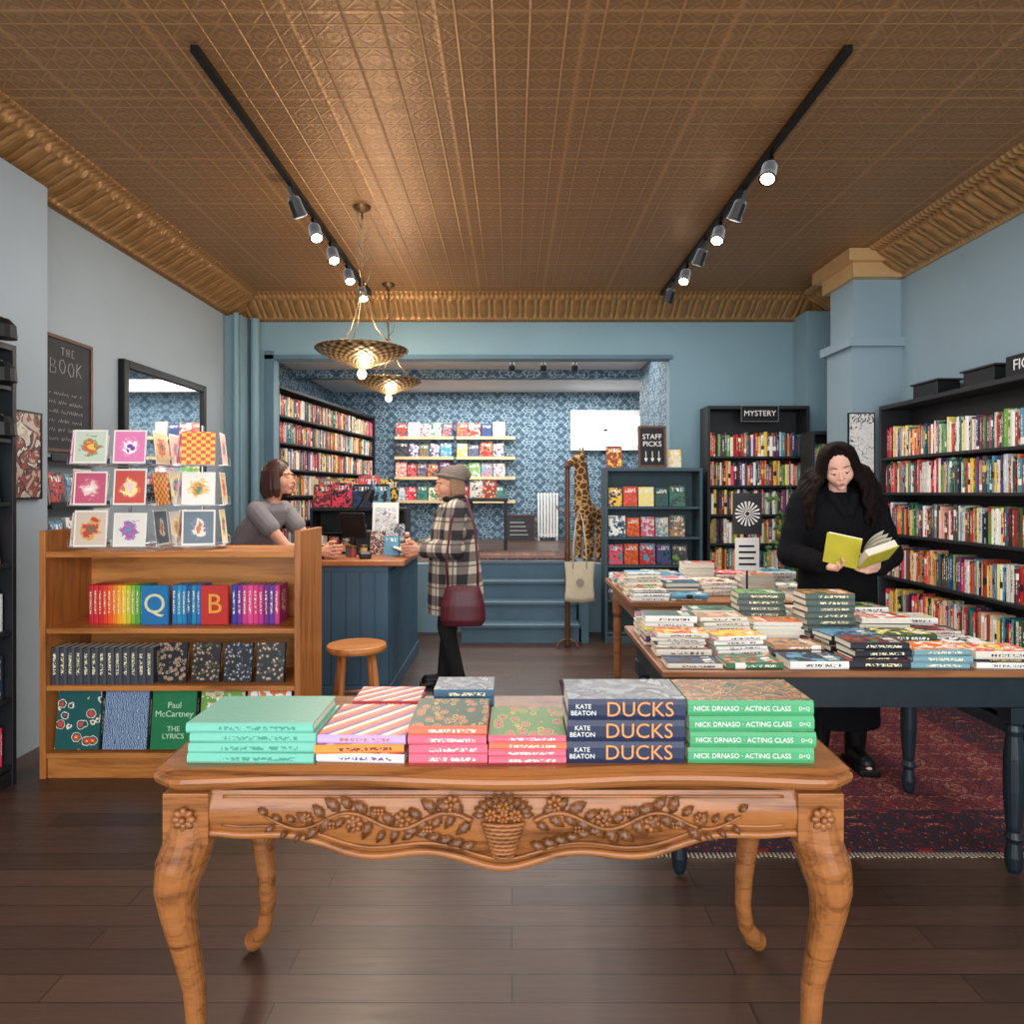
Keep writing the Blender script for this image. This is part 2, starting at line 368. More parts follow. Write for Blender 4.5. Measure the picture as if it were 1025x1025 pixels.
cornice('trim_2',(XL,-1.5,0),(XL,YB,0),(1,0,0)); cornice('trim_3',(XR,-1.5,0),(XR,YB,0),(-1,0,0)); cornice('trim_4',(XL,YB,0),(XR,YB,0),(0,-1,0))
b=MB().box(XL,2.9,0,-2.6,3.82,3.1); mk('trim_5',b,WALL,kind='structure')
b=MB().box(2.7,5.42,0,XR,5.85,2.55); b.box(2.66,5.38,2.55,XR,5.9,2.62); b.box(2.72,5.44,2.62,XR,5.83,3.09)
mk('trim_6',b,WALLR,kind='structure')
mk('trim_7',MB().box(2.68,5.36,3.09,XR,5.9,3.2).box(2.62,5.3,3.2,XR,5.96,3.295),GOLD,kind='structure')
mk('trim_8',MB().box(2.8,6.5,0,XR,YB,3.12),WALLB,kind='structure')
b=MB().box(XL,6.55,0,-2.6,YB,3.1); b.lathe([(.04,0),(.04,3.1)],14,(-2.53,6.72)); b.lathe([(.025,0),(.025,3.1)],12,(-2.63,6.5))
mk('trim_9',b,WALLB,kind='structure')
mk('baseboard_back',MB().box(1.62,YB-.02,0,2.8,YB,.14),STEPB,kind='structure')
mk('baseboard_left',MB().box(XL,3.83,0,XL+.02,6.5,.16),STEPB,kind='structure')
mk('floor',MB().box(-2.7,7.06,.55,3.0,10.3,.68).box(-2.7,6.94,.55,-.47,7.06,.68).box(.72,6.94,.55,3.0,7.06,.68),FLOOR,kind='structure')
mk('wall_far',MB().box(-2.9,10.3,.5,3.2,10.4,3.3),DAM,kind='structure')
mk('wall_side',MB().box(-2.8,YB+.14,.5,-2.7,10.3,3.3),DAM,kind='structure')
mk('wall_passage',MB().box(1.57,YB+.14,.68,1.7,8.4,3.1).box(-2.7,8.4,2.8,3.0,8.55,3.1),DAM,kind='structure')
mk('wall_alcove',MB().box(3.0,YB+.14,.5,3.1,10.3,3.3),WALL,kind='structure')
mk('ceiling',MB().box(-2.8,YB+.14,2.9,3.1,10.4,3.0),WHITE,kind='structure')
st=thing('staircase',(0,0,0),0,'blue painted wooden steps up to the raised back room','stairs')
for i in range(4):
    y0=6.3+.25*i
    mk('step',MB().box(-.47,y0+.02,0.0 if i==0 else .17*i-.02,.62,7.05 if i<3 else 7.058,.17*(i+1)-.03),STEPB,st)
    mk('tread',MB().box(-.48,y0,.17*(i+1)-.03,.63,y0+.27 if i<3 else 7.058,.17*(i+1)-.001),STEPB,st,bev=.004)
mk('side_panel',MB().box(.64,6.3,0,.71,7.0,.72),STEPB,st,bev=.004)
wn=MB(); wn.box(.88,10.22,2.02,2.1,10.3,2.1); wn.box(.88,10.22,2.54,2.1,10.3,2.62); wn.box(.88,10.22,2.1,.95,10.3,2.54); wn.box(1.38,10.24,2.1,1.43,10.3,2.54); wn.box(.95,10.24,2.31,2.1,10.3,2.34)
mk('window_1',wn,WHITE,kind='structure')
def pane():
    n=NT('daylight_pane'); x_,y_,z_=n.sep(n.co()); x=n.ramp(n.ma('SUBTRACT',z_,1.9),[(.2,C(176,192,204)),(.36,C(214,226,236)),(.6,C(244,248,252))])
    n.base(x); n.put(n.b.inputs['Emission Color'],x); n.b.inputs['Emission Strength'].default_value=1.7; return n.m
mk('window_2',MB().box(.95,10.27,2.1,2.1,10.28,2.54),pane(),kind='structure')
# ================================================================= RUGS
RUG=rug_mat('red_persian_rug',C(112,30,34),C(34,32,48),C(164,122,98),C(66,20,24),1.25,1.18)
rg=thing('rug',(1.6,3.84,0),0,'red and navy patterned wool rug with cream fringe','rug')
mk('pile',MB().box(-1.25,-1.2,.001,1.25,1.2,.012),RUG,rg)
b=MB()
for i in range(150):
    x=-1.24+2.48*i/149; b.box(x-.004,-1.23+R.uniform(-.006,.006),.001,x+.004,-1.2,.005)
mk('fringe',b,plain('cream_fringe',C(176,164,142),.9),rg,kind='stuff')
RUG2=rug_mat('brown_rug',C(120,80,66),C(60,50,50),C(180,150,120),C(90,50,44),.8,.5)
mk('rug',MB().box(-.7,-.5,0,.7,.5,.01),RUG2,None,(.0,7.75,.681),label='small faded red rug on the raised floor',cat='rug')
# ================================================================= BOOKCASES
def bookcase(name,loc,rz,W,H,D,shelves,label,mat=BLACK,cat='bookcase'):
    t=thing(name,loc,rz,label,cat); b=MB()
    b.box(0,0,0,.025,D,H); b.box(W-.025,0,0,W,D,H); b.box(.025,D-.012,0,W-.025,D,H); b.box(.025,.0,H-.03,W-.025,D-.012,H); b.box(.025,.01,0,W-.025,D-.012,.07)
    mk('body',b,mat,t,bev=.002)
    for z in shelves: mk('shelf',MB().box(.0255,.004,z-.02,W-.0255,D-.0125,z),mat,t,bev=.002)
    return T_(Vector(loc))@Rm(rz,'Z')
SHR=[.13,.44,.76,1.085,1.395,1.66]
M=bookcase('bookcase',(2.85,5.3,0),-pi/2,1.85,2.06,.24,SHR,'long tall black bookcase full of fiction paperbacks against the wall')
for j,z in enumerate(SHR):
    if j>=1:
        fill(M,.03,1.0,z,.03,mx=.24); fill(M,1.002,1.5,z,.03,True,'fiction books on wall shelves',mx=.24); fill(M,1.502,1.82,z,.03,mx=.24)
    else: fill(M,.03,1.82,z,.03,mx=.24)
def sign(loc,rz,w,h,s,size,label,th=.02):
    t=thing('shelf_sign',loc,rz,label,'sign'); mk('board',MB().box(-w/2,0,0,w/2,th,h),BLACK2,t,bev=.003); text(s,size,PAPER,t,(0,-.0015,h/2)); return t
sign((2.87,3.74,2.061),-pi/2,.46,.12,'FICTION',.088,'black shelf sign with white letters on the bookcase top')
for yy in (4.25,4.8):  # plain black boxes, no lamp in them
    t=thing('display_box',(2.9,yy,2.061),-pi/2,'small black display box on top of the bookcase','box'); mk('body',MB().box(-.14,0,0,.14,.16,.1),BLACK2,t,bev=.006); mk('foot',MB().box(-.16,-.01,.1,.16,.17,.112),BLACK,t)
MZ=[.1,.37,.65,.92,1.19,1.46,1.73]
M=bookcase('bookcase',(1.82,6.35,0),0,.95,2.2,.26,MZ,'tall black bookcase of mystery books on the blue wall')
for z in MZ: fill(M,.03,.92,z,.03,mx=.23)
t=thing('shelf_sign',(2.30,6.335,2.055),0,'black sign with white letters on the bookcase top','sign'); mk('board',MB().box(-.17,0,0,.17,.012,.14),BLACK2,t,bev=.002); mk('border',MB().box(-.175,-.002,-.005,.175,.002,.0).box(-.175,-.002,.14,.175,.002,.145).box(-.175,-.002,0,-.17,.002,.14).box(.17,-.002,0,.175,.002,.14),plain('sign_grey',C(120,120,120)),t); text('MYSTERY',.072,PAPER,t,(0,-.003,.07))
SPC=plain('grey_teal_shelf_back',C(66,88,96),.6)
SZ=[.1,.4,.72,.98,1.26]
M=bookcase('bookcase',(.86,6.3,0),0,.9,1.62,.28,SZ,'low blue grey bookcase with face out staff picks',SPC)
for z in SZ[1:]: faceout(M,.04,.87,z,.04,gap=.012,hm=(.17,.2),tilt=6)
faceout(M,.60,.87,1.622,.06,gap=.03,hm=(.16,.2)); faceout(M,.02,.3,1.622,.06,gap=.03,hm=(.16,.2))
t=thing('chalkboard_sign',(1.3,6.31,1.625),0,'small framed chalkboard with chalk lettering on the bookcase','sign')
Mt=Rm(-rad(6),'X')
mk('board',MB().box(-.11,0,.01,.11,.012,.37,0,Mt),BLACK2,t); b=MB()
for a in [(-.13,-.004,0,-.11,.018,.39),(.11,-.004,0,.13,.018,.39),(-.11,-.004,0,.11,.018,.02),(-.11,-.004,.37,.11,.018,.39)]: b.box(*a,0,Mt)
mk('frame',b,BROWNZ,t)
text('STAFF\nPICKS',.068,PAPER,t,(0,.026,.25),(pi/2-rad(6),0,rad(0)))
b=MB()
for x in (-.06,0,.06): b.box(x-.003,-.003,.07,x+.003,-.001,.15,0,Mt); b.add([(x-.018,-.003,.085),(x+.018,-.003,.085),(x,-.003,.05)],[(0,1,2)],0,None,Mt)
mk('chalk_arrow_mark',b,PAPER,t)
CZ=[.1,.4,.7,1.0,1.3,1.6]
M=bookcase('bookcase',(2.62,5.96,0),0,.46,1.93,.24,CZ,'narrow black bookcase tucked beside the wall pier')
for z in CZ: fill(M,.03,.43,z,.03,mx=.23)
def sketch():
    n=NT('ink_sketch_print',.7); u,v,_=n.sep(n.co('UV')); p=n.com(u,n.ma('MULTIPLY',v,1.8),0.0)
    f=n.noise(p,2.6,1,1.0); m=n.ma('LESS_THAN',n.ma('ABSOLUTE',n.ma('SUBTRACT',f,.5)),.010)
    g=n.noise(p,5,1,.4); m=n.ma('MAXIMUM',m,n.ma('MULTIPLY',n.ma('LESS_THAN',n.ma('ABSOLUTE',n.ma('SUBTRACT',g,.55)),.008),.7))
    t=n.ma('MULTIPLY',n.ma('GREATER_THAN',n.noise(n.com(n.ma('MULTIPLY',u,12.0),n.ma('MULTIPLY',v,30.0),0.0),1.0,1),.55),n.ma('GREATER_THAN',v,.84))
    n.base(n.mix(n.ma('MAXIMUM',m,t),C(226,226,222),C(80,80,84))); return n.m
t=thing('framed_poster',(2.64,5.33,1.52),0,'white poster with black ink drawing on the wall pier','poster')
mk('frame',MB().box(0,.03,0,.21,.045,.5),BLACK2,t); mk('print',MB().box(.01,.027,.01,.2,.0299,.49),sketch(),t)
M=bookcase('bookcase',(-2.38,2.35,0),pi/2,.93,2.1,.21,[.1,.42,.74,1.06,1.35,1.65,1.9],'tall black bookcase with books and reading lamps by the wall')
for z in [.1,.42,.74]: fill(M,.03,.9,z,.03,mx=.22)
for z in [1.06,1.35]: faceout(M,.05,.9,z,.04,gap=.02)
for z in (1.75,2.0,2.2): 
    t=thing('clip_lamp',(-2.36,3.16,z),pi/2,'small black clip lamp on the bookcase edge','lamp'); mk('shade',MB().lathe([(.03,0),(.055,-.03),(.06,-.09)],16),BLACK2,t); mk('arm',MB().box(-.01,.0,-.01,.01,.05,.01),BLACK2,t)
t=thing('framed_poster',(-2.595,3.72,1.37),pi/2,'small framed red and cream print hung on the pier','poster')
mk('print',MB().box(-.26,-.012,0,.02,0,.45),art('print_art',C(186,170,156),C(140,70,60),C(60,50,50),C(216,206,190),3,'noise'),t); mk('frame',MB().box(-.27,-.016,-.01,-.26,0,.46).box(.02,-.016,-.01,.03,0,.46).box(-.26,-.016,.45,.02,0,.46).box(-.26,-.016,-.01,.02,0,0),BLACK2,t)
CHK=plain('slate_black',C(60,60,63),.8,0,.2)
t=thing('chalkboard',(XL,4.2,1.66),pi/2,'brown framed chalkboard with handwritten chalk on the wall','chalkboard')
mk('board',MB().box(-.22,-.015,0,.22,-.001,.66),CHK,t); b=MB()
for a in [(-.24,-.025,-.02,-.22,-.001,.68),(.22,-.025,-.02,.24,-.001,.68),(-.22,-.025,-.02,.22,-.001,0),(-.22,-.025,.66,.22,-.001,.68)]: b.box(*a)
mk('frame',b,BROWNZ,t); CHALK=plain('chalk_grey',C(170,168,164),.9)
b=MB()
def chalkglyph(pts,x,z,s): b.tube([(x+p[0]*s,-.0165,z+p[1]*s) for p in pts],.0026,4)
G={'B':[(0,0),(0,1),(.5,.9),(.45,.6),(.05,.52),(.6,.4),(.55,.05),(0,0)],'O':[(.3,0),(0,.4),(.1,.9),(.4,1),(.65,.6),(.55,.1),(.3,0)],'K':[(0,0),(.02,1),(.0,.45),(.5,.95),(.1,.5),(.55,.0)],'T':[(0,1),(.6,.98),(.3,.99),(.3,0)],'H':[(0,1),(0,0),(0,.5),(.5,.52),(.5,1),(.5,0)],'E':[(.5,1),(0,1),(0,.5),(.4,.52),(0,.5),(0,0),(.5,.02)]}
for i,ch in enumerate('THE'): chalkglyph(G[ch],-.06+i*.05,.57,.045)
for i,ch in enumerate('BOOK'): chalkglyph(G[ch],-.16+i*.082,.45+(i%2)*.008,.085)
for i in range(6):
    x=-.17
    while x<.13: 
        w=R.uniform(.008,.02); z=.05+i*.055; b.tube([(x,-.0165,z),(x+w*.4,-.0165,z+R.uniform(.01,.025)),(x+w,-.0165,z+R.uniform(-.004,.01))],.0016,4); x+=w+(.004 if R.random()<.8 else .03)
mk('chalk_writing',b,CHALK,t,kind='stuff')
for z in (1.05,1.32,1.6):
    t=thing('wall_shelf',(XL,4.2,z),pi/2,'narrow black wall shelf holding face out books','shelf'); mk('board',MB().box(-.28,-.1,-.02,.28,-.001,0),BLACK,t); mk('lip',MB().box(-.28,-.11,-.02,.28,-.1,.02),BLACK,t)
    if z<1.5: faceout(T_((XL,4.2,z))@Rm(pi/2,'Z'),-.26,.27,.0,-.085,gap=.02,hm=(.17,.2))
mir=NT('mirror_glass',.03,1.0,C(225,230,232)).m
t=thing('mirror',(XL,5.4,1.35),pi/2,'large mirror in a black frame on the wall','mirror')
mk('glass',MB().box(-.58,-.03,.05,.58,-.001,.92),mir,t); b=MB()
for a in [(-.64,-.05,0,-.58,-.001,.98),(.58,-.05,0,.64,-.001,.98),(-.58,-.05,0,.58,-.001,.05),(-.58,-.05,.92,.58,-.001,.98)]: b.box(*a)
mk('frame',b,BLACK2,t,bev=.006)
BZ=[.1,.4,.68,.96,1.24,1.52]
M=bookcase('bookcase',(-2.40,7.02,.681),rad(83),3.1,1.82,.22,BZ,'long black bookcase running along the back room wall')
for z in BZ: fill(M,.03,3.07,z,.03,mx=.22)
for z in (2.2,1.9,1.6,1.25):
    for x0 in (-1.75,-.83):
        t=thing('picture_ledge',(x0,10.3,z),0,'pale wooden picture ledge of face out books on patterned wallpaper','shelf'); mk('board',MB().box(0,-.12,-.02,.88,-.001,0),LIGHTW,t); mk('lip',MB().box(0,-.13,-.02,.88,-.12,.025),LIGHTW,t)
        faceout(T_((x0,10.3,z)),.01,.88,0,-.1,gap=.012,hm=(.2,.25))
M=bookcase('display_case',(-2.1,7.1,.681),0,1.0,.55,.3,[.1,.3],'low black display case of face out books',BLACK)
faceout(M,.02,.98,.552,.04,gap=.012,hm=(.24,.28)); faceout(M,.04,.98,.1,.05,gap=.02,hm=(.14,.16)); faceout(M,.02,.98,.552,.2,gap=.012,hm=(.3,.34))
t=thing('side_table',(-.3,8.5,.681),0,'small black table stacked with books in the back room','table')
mk('top',MB().box(-.25,-.2,.6,.25,.2,.64),BLACK,t,bev=.004)
for x in(-.22,.22):
    for y in(-.17,.17): mk('leg',MB().box(x-.02,y-.02,0,x+.02,y+.02,.6),BLACK,t)
faceout(T_((-.52,8.45,1.3215)),0,.45,0,0,hm=(.2,.24))
t=thing('radiator',(.38,10.05,.681),0,'white cast iron radiator under the patterned wallpaper','radiator')
for i in range(7): mk('column',MB().box(i*.045,0,.04,i*.045+.03,.12,.7),WHITE,t,bev=.012)
mk('pipe',MB().box(0,.04,.06,.3,.08,.1),WHITE,t); mk('foot',MB().box(.0,.02,0,.03,.1,.05).box(.27,.02,0,.3,.1,.05),WHITE,t)
t=thing('chalkboard_sign',(.12,10.0,.682),0,'low chalkboard sign with chalk text on the floor','sign')
mk('board',MB().box(-.2,0,0,.2,.02,.36),CHK,t); mk('frame',MB().box(-.22,-.005,0,-.2,.025,.38).box(.2,-.005,0,.22,.025,.38).box(-.2,-.005,.36,.2,.025,.38),BROWNZ,t)
b=MB()
for i in range(4): b.box(-.15,-.002,.08+i*.06,.12-.02*i,-.0005,.095+i*.06)
mk('chalk_writing',b,CHALK,t,kind='stuff')
t=thing('track_light',(.35,7.6,2.899),rad(-90),'short black ceiling track with spot lamps in the back room','track light')
mk('rail',MB().box(-.015,-.5,-.03,.015,.5,0),BLACK2,t)
for y in (-.35,0,.35): mk('lamp_head',MB().lathe([(.025,0),(.035,-.02),(.036,-.08)],14).box(-.008,-.008,0,.008,.008,.05),BLACK2,t,(0,y,-.07),(0,rad(25),0))
# ================================================================= WOOD CASE
wc=thing('bookcase',(-2.3,3.32,0),0,'orange pine low bookcase with open shelves and bright books','bookcase')
mk('side_panel',MB().box(0,0,0,.03,.38,1.21),OAKZ,wc,bev=.004); mk('side_panel',MB().box(1.24,0,0,1.27,.38,1.21),OAKZ,wc,bev=.004)
mk('back_panel',MB().box(.0301,.365,.05,1.2399,.379,1.11),OAKL,wc)
mk('top_board',MB().box(.0301,.0,1.08,1.2399,.365,1.11),OAK,wc,bev=.003)
for z in (.733,.454,.125): mk('shelf',MB().box(.0301,.005,z-.025,1.2399,.3649,z),OAK,wc,bev=.003)
mk('base_rail',MB().box(.0301,.02,0,1.2399,.04,.099),OAK,wc)
X0=-2.3
Mc=T_((X0,3.32,0))
def P(col): 
    nm='spine_%d_%d_%d'%col
    m=bpy.data.materials.get(nm)
    return m or spine_mat(nm,C(*col),C(245,235,190) if sum(col)<560 else C(70,60,60))
rb=[(190,30,50),(205,40,50),(200,35,40),(225,60,40),(235,90,30),(240,130,30),(245,170,40),(240,200,50),(200,200,50),(140,185,60),(90,170,70),(50,150,80)]
GR='rainbow classics on pine shelf'; LR='slim bright clothbound classic standing in a rainbow row'
x=.165
for c in rb: w=.0225; put_book(Mc@T_((x+w/2,.12,.7335)),w,.195,.13,True,LR,GR,P(c),P(c)); x+=w+.001
def bigletter(x,ch,col,tc):
    t=thing('book',(X0+x,3.43,.7345),0,'clothbound book shown face out with a big decorative initial','book',GR)
    mk('cover',bookgeo(MB(),.02,.195,.135,Rm(pi/2,'Z')@T_((0,-.0675,0)),'cover',(0,0,0)),plain('cloth_%s'%ch.lower(),C(*col),.6),t); mk('pages',bookgeo(MB(),.02,.195,.135,Rm(pi/2,'Z')@T_((0,-.0675,0)),'pages',(0,0,0)),PAGES,t)
    text(ch,.14,plain('letter_%s'%ch.lower(),C(*tc),.5),t,(0,-.0115,.1))
bigletter(.51,'Q',(30,120,180),(225,225,180))
x=.585
for c in [(40,120,180),(30,150,190),(40,130,190),(20,90,150),(30,140,180),(40,110,190)]: w=.0235; put_book(Mc@T_((x+w/2,.12,.7335)),w,.195,.13,True,LR,GR,P(c),P(c)); x+=w+.001
bigletter(.81,'B',(200,50,45),(240,170,60))
x=.885
for c in [(60,60,160),(110,50,150),(200,60,130),(225,80,150),(215,60,120),(190,50,140),(120,40,120),(90,60,160),(200,60,130)]: w=.026; put_book(Mc@T_((x+w/2,.12,.7335)),w,.195,.13,True,LR,GR,P(c),P(c)); x+=w+.001
x=.035
for i in range(13): w=.0375; put_book(Mc@T_((x+w/2,.03,.4545)),w,.178,.13,True,'charcoal grey book from a matching boxed set','charcoal set on pine shelf',P((62,66,76)),P((62,66,76))); x+=w+.0012
FL=[art('dark_floral_a',C(24,28,36),C(210,150,110),C(150,60,50),C(220,200,170),7),art('dark_floral_b',C(34,26,30),C(220,170,150),C(200,70,80),C(120,140,90),8),art('dark_floral_c',C(20,24,34),C(200,190,170),C(180,110,60),C(90,110,140),9),art('dark_floral_d',C(30,30,34),C(230,190,160),C(190,80,60),C(110,120,100),7)]
for i,x in enumerate([.62,.785,.945,1.105]):
    put_book(Mc@T_((x,.06,.459))@Rm(-rad(8),'X')@Rm(pi/2,'Z')@T_((0,-.07,0)),.02,.19,.14,True,'dark floral notebook standing face out','floral notebooks on pine shelf',P((30,30,36)),FL[i])
green=plain('green_cloth',C(20,120,70),.5)
low=[(.16,art('teal_floral',C(30,90,90),C(225,70,60),C(245,200,80),C(240,230,210),4)),(.395,art('blue_swirl',C(30,70,130),C(120,170,200),C(30,70,130),C(220,230,230),9,'swirl')),(.63,green),(.87,ART),(1.1,ART)]
for x,m in low:
    o=put_book(Mc@T_((x,.05,.131))@Rm(-rad(7),'X')@Rm(pi/2,'Z')@T_((0,-.11,0)),.03,.28,.22,True,'large hardback book standing face out on the bottom shelf','large hardbacks on pine shelf',P((40,60,70)),m)
    if m is green: text('Paul\nMcCartney',.042,plain('mint_ink',C(200,235,200),.5),o,(-.0158,.11,.19),(pi/2,0,-pi/2)); text('THE\nLYRICS',.035,bpy.data.materials['mint_ink'],o,(-.0158,.11,.08),(pi/2,0,-pi/2))
ACR=NT('clear_acrylic',.08); ACR.b.inputs['Base Color'].default_value=C(235,240,242); ACR.b.inputs['Alpha'].default_value=.12; ACR=ACR.m
WIRE=NT('steel_wire',.35,1,C(170,170,172)).m
cs=[((214,196,176),(190,70,70),(90,120,80),(220,160,90)),((232,130,180),(250,240,245),(130,70,160),(240,150,190)),((228,200,140),(220,120,70),(90,100,80),(200,90,70)),((206,84,72),(246,232,150),(246,206,210),(226,120,96)),((244,200,80),(224,84,50),(250,246,240),(236,150,60)),((228,224,214),(180,90,160),(100,150,180),(170,130,180)),
 ((96,112,126),(230,220,200),(200,110,70),(110,128,146)),((236,186,170),(130,70,140),(80,150,140),(226,110,80)),((204,214,194),(220,100,70),(236,200,90),(130,170,120)),((240,228,180),(70,120,160),(226,100,120),(206,186,110)),((200,90,120),(244,204,200),(250,242,232),(214,120,140)),((238,232,220),(220,150,60),(80,130,100),(236,200,130))]
CARDS=[art('card_%s'%'abcdefghijkl'[i],C(*a),C(*b_),C(*c),C(*d),3.5+i%3 if i!=4 else 7,'card' if i!=4 else 'check',i*1.7) for i,(a,b_,c,d) in enumerate(cs)]
ci=[0]
def rack(x,y,s,cols,ang,rows,z0=1.111):
    t=thing('card_rack',(x,y,z0),ang,'wire and acrylic spinning greeting card rack on the pine bookcase','display rack')
    mk('base',MB().lathe([(s*.5,0),(s*.5,.008),(.03,.012)],28),ACR,t); mk('pole',MB().lathe([(.008,.012),(.008,.63)],10),WIRE,t)
    for side in range(4):
        Ms=Rm(side*pi/2,'Z')
        for r in range(rows):
            z=.016+r*.203
            for c in range(cols):
                cw=s/cols; xx=-s/2+cw*(c+.5); w=.081
                mk('wire_pocket',MB().tube([(xx-w,-s/2-.002,z+.05),(xx-w,-s/2-.03,z+.04),(xx-w,-s/2-.03,z+.002),(xx+w,-s/2-.03,z+.002),(xx+w,-s/2-.03,z+.04),(xx+w,-s/2-.002,z+.05)],.0016,6,0,Ms).box(xx-w,-s/2-.029,z,xx+w,-s/2,z+.003,0,Ms).tube([(0,0,z),(xx,-s/2-.001,z)],.002,6,0,Ms),WIRE,t)
                if side in (0,1,3):
                    Mw=T_((x,y,z0))@Rm(ang,'Z')@Ms@T_((xx,-s/2-.02,z+.005))@Rm(-rad(6),'X')
                    hh=.165 if ci[0]%3 else .178
                    o=mk('greeting_card',MB().box(-w+.003,-.002,0,w-.003,.001,hh),CARDS[(ci[0]*5)%12],None,label='folded greeting card with a printed design in the rack',cat='greeting card',group='greeting cards in the rack'); o.matrix_world=Mw; ci[0]+=1
rack(-1.975,3.53,.37,2,rad(4),3); rack(-1.60,3.53,.18,1,rad(14),3)
# ================================================================= COUNTER
ct=thing('counter',(-1.42,4.6,0),0,'blue panelled sales counter with a wooden top','counter')
mk('body',MB().box(0,0,0,.585,1.4,.9),BLUEP,ct,bev=.004)
b=MB()
for i in range(6): b.box(.01+i*.098,-.008,.1,.098+i*.098,-.0005,.86)
for i in range(10): b.box(.5855,.02+i*.137,.1,.593,.15+i*.137,.86)
b.box(0,-.014,0,.6,-.0005,.09); b.box(.5855,-.014,0,.6,1.4,.09)
mk('panelling',b,BLUEP,ct,bev=.003)
mk('countertop',MB().box(-.03,-.04,.901,.70,1.45,.94),CTOP,ct,bev=.008)
ZT=.941
t=thing('monitor',(-1.16,5.1,ZT),rad(155),'black point of sale screen seen from behind on the counter','monitor')
mk('screen',MB().box(-.11,-.012,.12,.11,.012,.31,0,Rm(-rad(12),'X')),BLACK2,t,bev=.006); mk('stand',MB().tube([(0,.0,.01),(0,.03,.1),(0,-.0,.2)],.018),BLACK2,t); mk('base',MB().box(-.09,-.07,0,.09,.09,.014),BLACK2,t,bev=.004)
t=thing('card_reader',(-1.02,4.74,ZT),rad(15),'small black payment card reader on the counter','card reader'); mk('body',MB().box(-.04,-.07,0,.04,.07,.035),BLACK2,t,bev=.008); mk('keypad',MB().box(-.03,-.06,.035,.03,-.01,.037),plain('grey_keys',C(120,120,125)),t)
t=thing('receipt_printer',(-1.2,5.42,ZT),rad(10),'black receipt printer on the counter','printer'); mk('body',MB().box(-.08,-.1,0,.08,.1,.15),BLACK2,t,bev=.012); mk('paper',MB().box(-.04,-.02,.15,.04,-.018,.2),PAPER,t)
t=thing('desk_lamp',(-1.28,5.68,ZT),0,'black angled desk lamp on the counter','lamp'); mk('base',MB().lathe([(.06,0),(.06,.015),(.01,.02)],18),BLACK2,t); mk('arm',MB().tube([(0,0,.015),(-.05,0,.25),(.08,-.02,.46)],.008),BLACK2,t); mk('shade',MB().lathe([(.02,.05),(.03,.03),(.06,-.05)],16,(0,0),0,T_((.1,-.02,.44))@Rm(rad(30),'Y')),BLACK2,t)
t=thing('leaflet_stand',(-.97,5.2,ZT),0,'white leaflet stand with papers on the counter','stand')
mk('panel',MB().box(-.1,0,0,.1,.006,.38,0,Rm(-rad(8),'X')),PAPER,t); mk('foot',MB().box(-.1,-.01,0,.1,.09,.006),PAPER,t); mk('print',MB().box(-.08,-.002,.12,.08,-.0005,.34,0,Rm(-rad(8),'X')),art('leaflet_print',C(220,225,225),C(180,190,200),C(225,210,190),C(120,125,135),3,'noise'),t)
for i,(x,y,h,a) in enumerate([(-.84,5.02,.22,10),(-.98,4.96,.17,-10),(-.86,4.88,.14,0)]):
    put_book(T_((x,y,ZT+.003))@Rm(rad(a),'Z')@Rm(-rad(8),'X')@Rm(pi/2,'Z')@T_((0,-.055,0)),.015,h,.11,True,'small book displayed upright on the counter','books on the counter',P((40,44,54)),[art('counter_cover_a',C(44,46,54),C(200,200,196),C(44,46,54),C(90,90,96),3,'noise'),art('counter_cover_b',C(206,200,190),C(120,60,50),C(60,60,66),C(206,200,190),3,'noise'),None][i])
stack(-.96,5.7,ZT,5,.1,'book in a stack at the far end of the counter','books on the counter')
t=thing('pen_cup',(-1.32,4.68,ZT),0,'black cup of pens on the counter','pen cup'); mk('cup',MB().lathe([(.032,0),(.035,.09),(.031,.09),(.028,.01)],16),BLACK2,t)
for i in range(4): mk('pen',MB().tube([(0,0,.012),(.022*math.cos(i*1.6),.022*math.sin(i*1.6),.16)],.004),[PAPER,BLUEP,BLACK2,OAK][i],t)
for (x,y,c) in [(-1.12,4.8,(150,60,60)),(-1.16,4.86,(60,110,120)),(-1.06,4.88,(200,180,120))]:
    t=thing('small_tin',(x,y,ZT),0,'small round lidded tin on the counter','tin'); mm=plain('tin_%d'%c[0],C(*c),.4); mk('body',MB().lathe([(.025,0),(.025,.06)],18),mm,t); mk('lid',MB().lathe([(.027,.061),(.027,.078),(.02,.08)],18),BRONZE,t)
t=thing('stool',(-.91,4.0,0),rad(20),'round pine wooden stool by the counter','stool')
mk('seat',MB().lathe([(.14,.47),(.17,.475),(.175,.49),(.17,.507),(.15,.51)],32),OAK,t)
for i in range(4):
    a=pi/4+i*pi/2; mk('leg',MB().tube([(.17*math.cos(a),.17*math.sin(a),0),(.145*math.cos(a),.145*math.sin(a),.22),(.115*math.cos(a),.115*math.sin(a),.472)],[.015,.02,.016],10),OAKZ,t,smooth=True)
b=MB()
for i in range(4):
    a=pi/4+i*pi/2; c=a+pi/2; b.tube([(.15*math.cos(a),.15*math.sin(a),.2),(.15*math.cos(c),.15*math.sin(c),.2)],.009,8)
mk('stretcher',b,OAK,t,smooth=True)
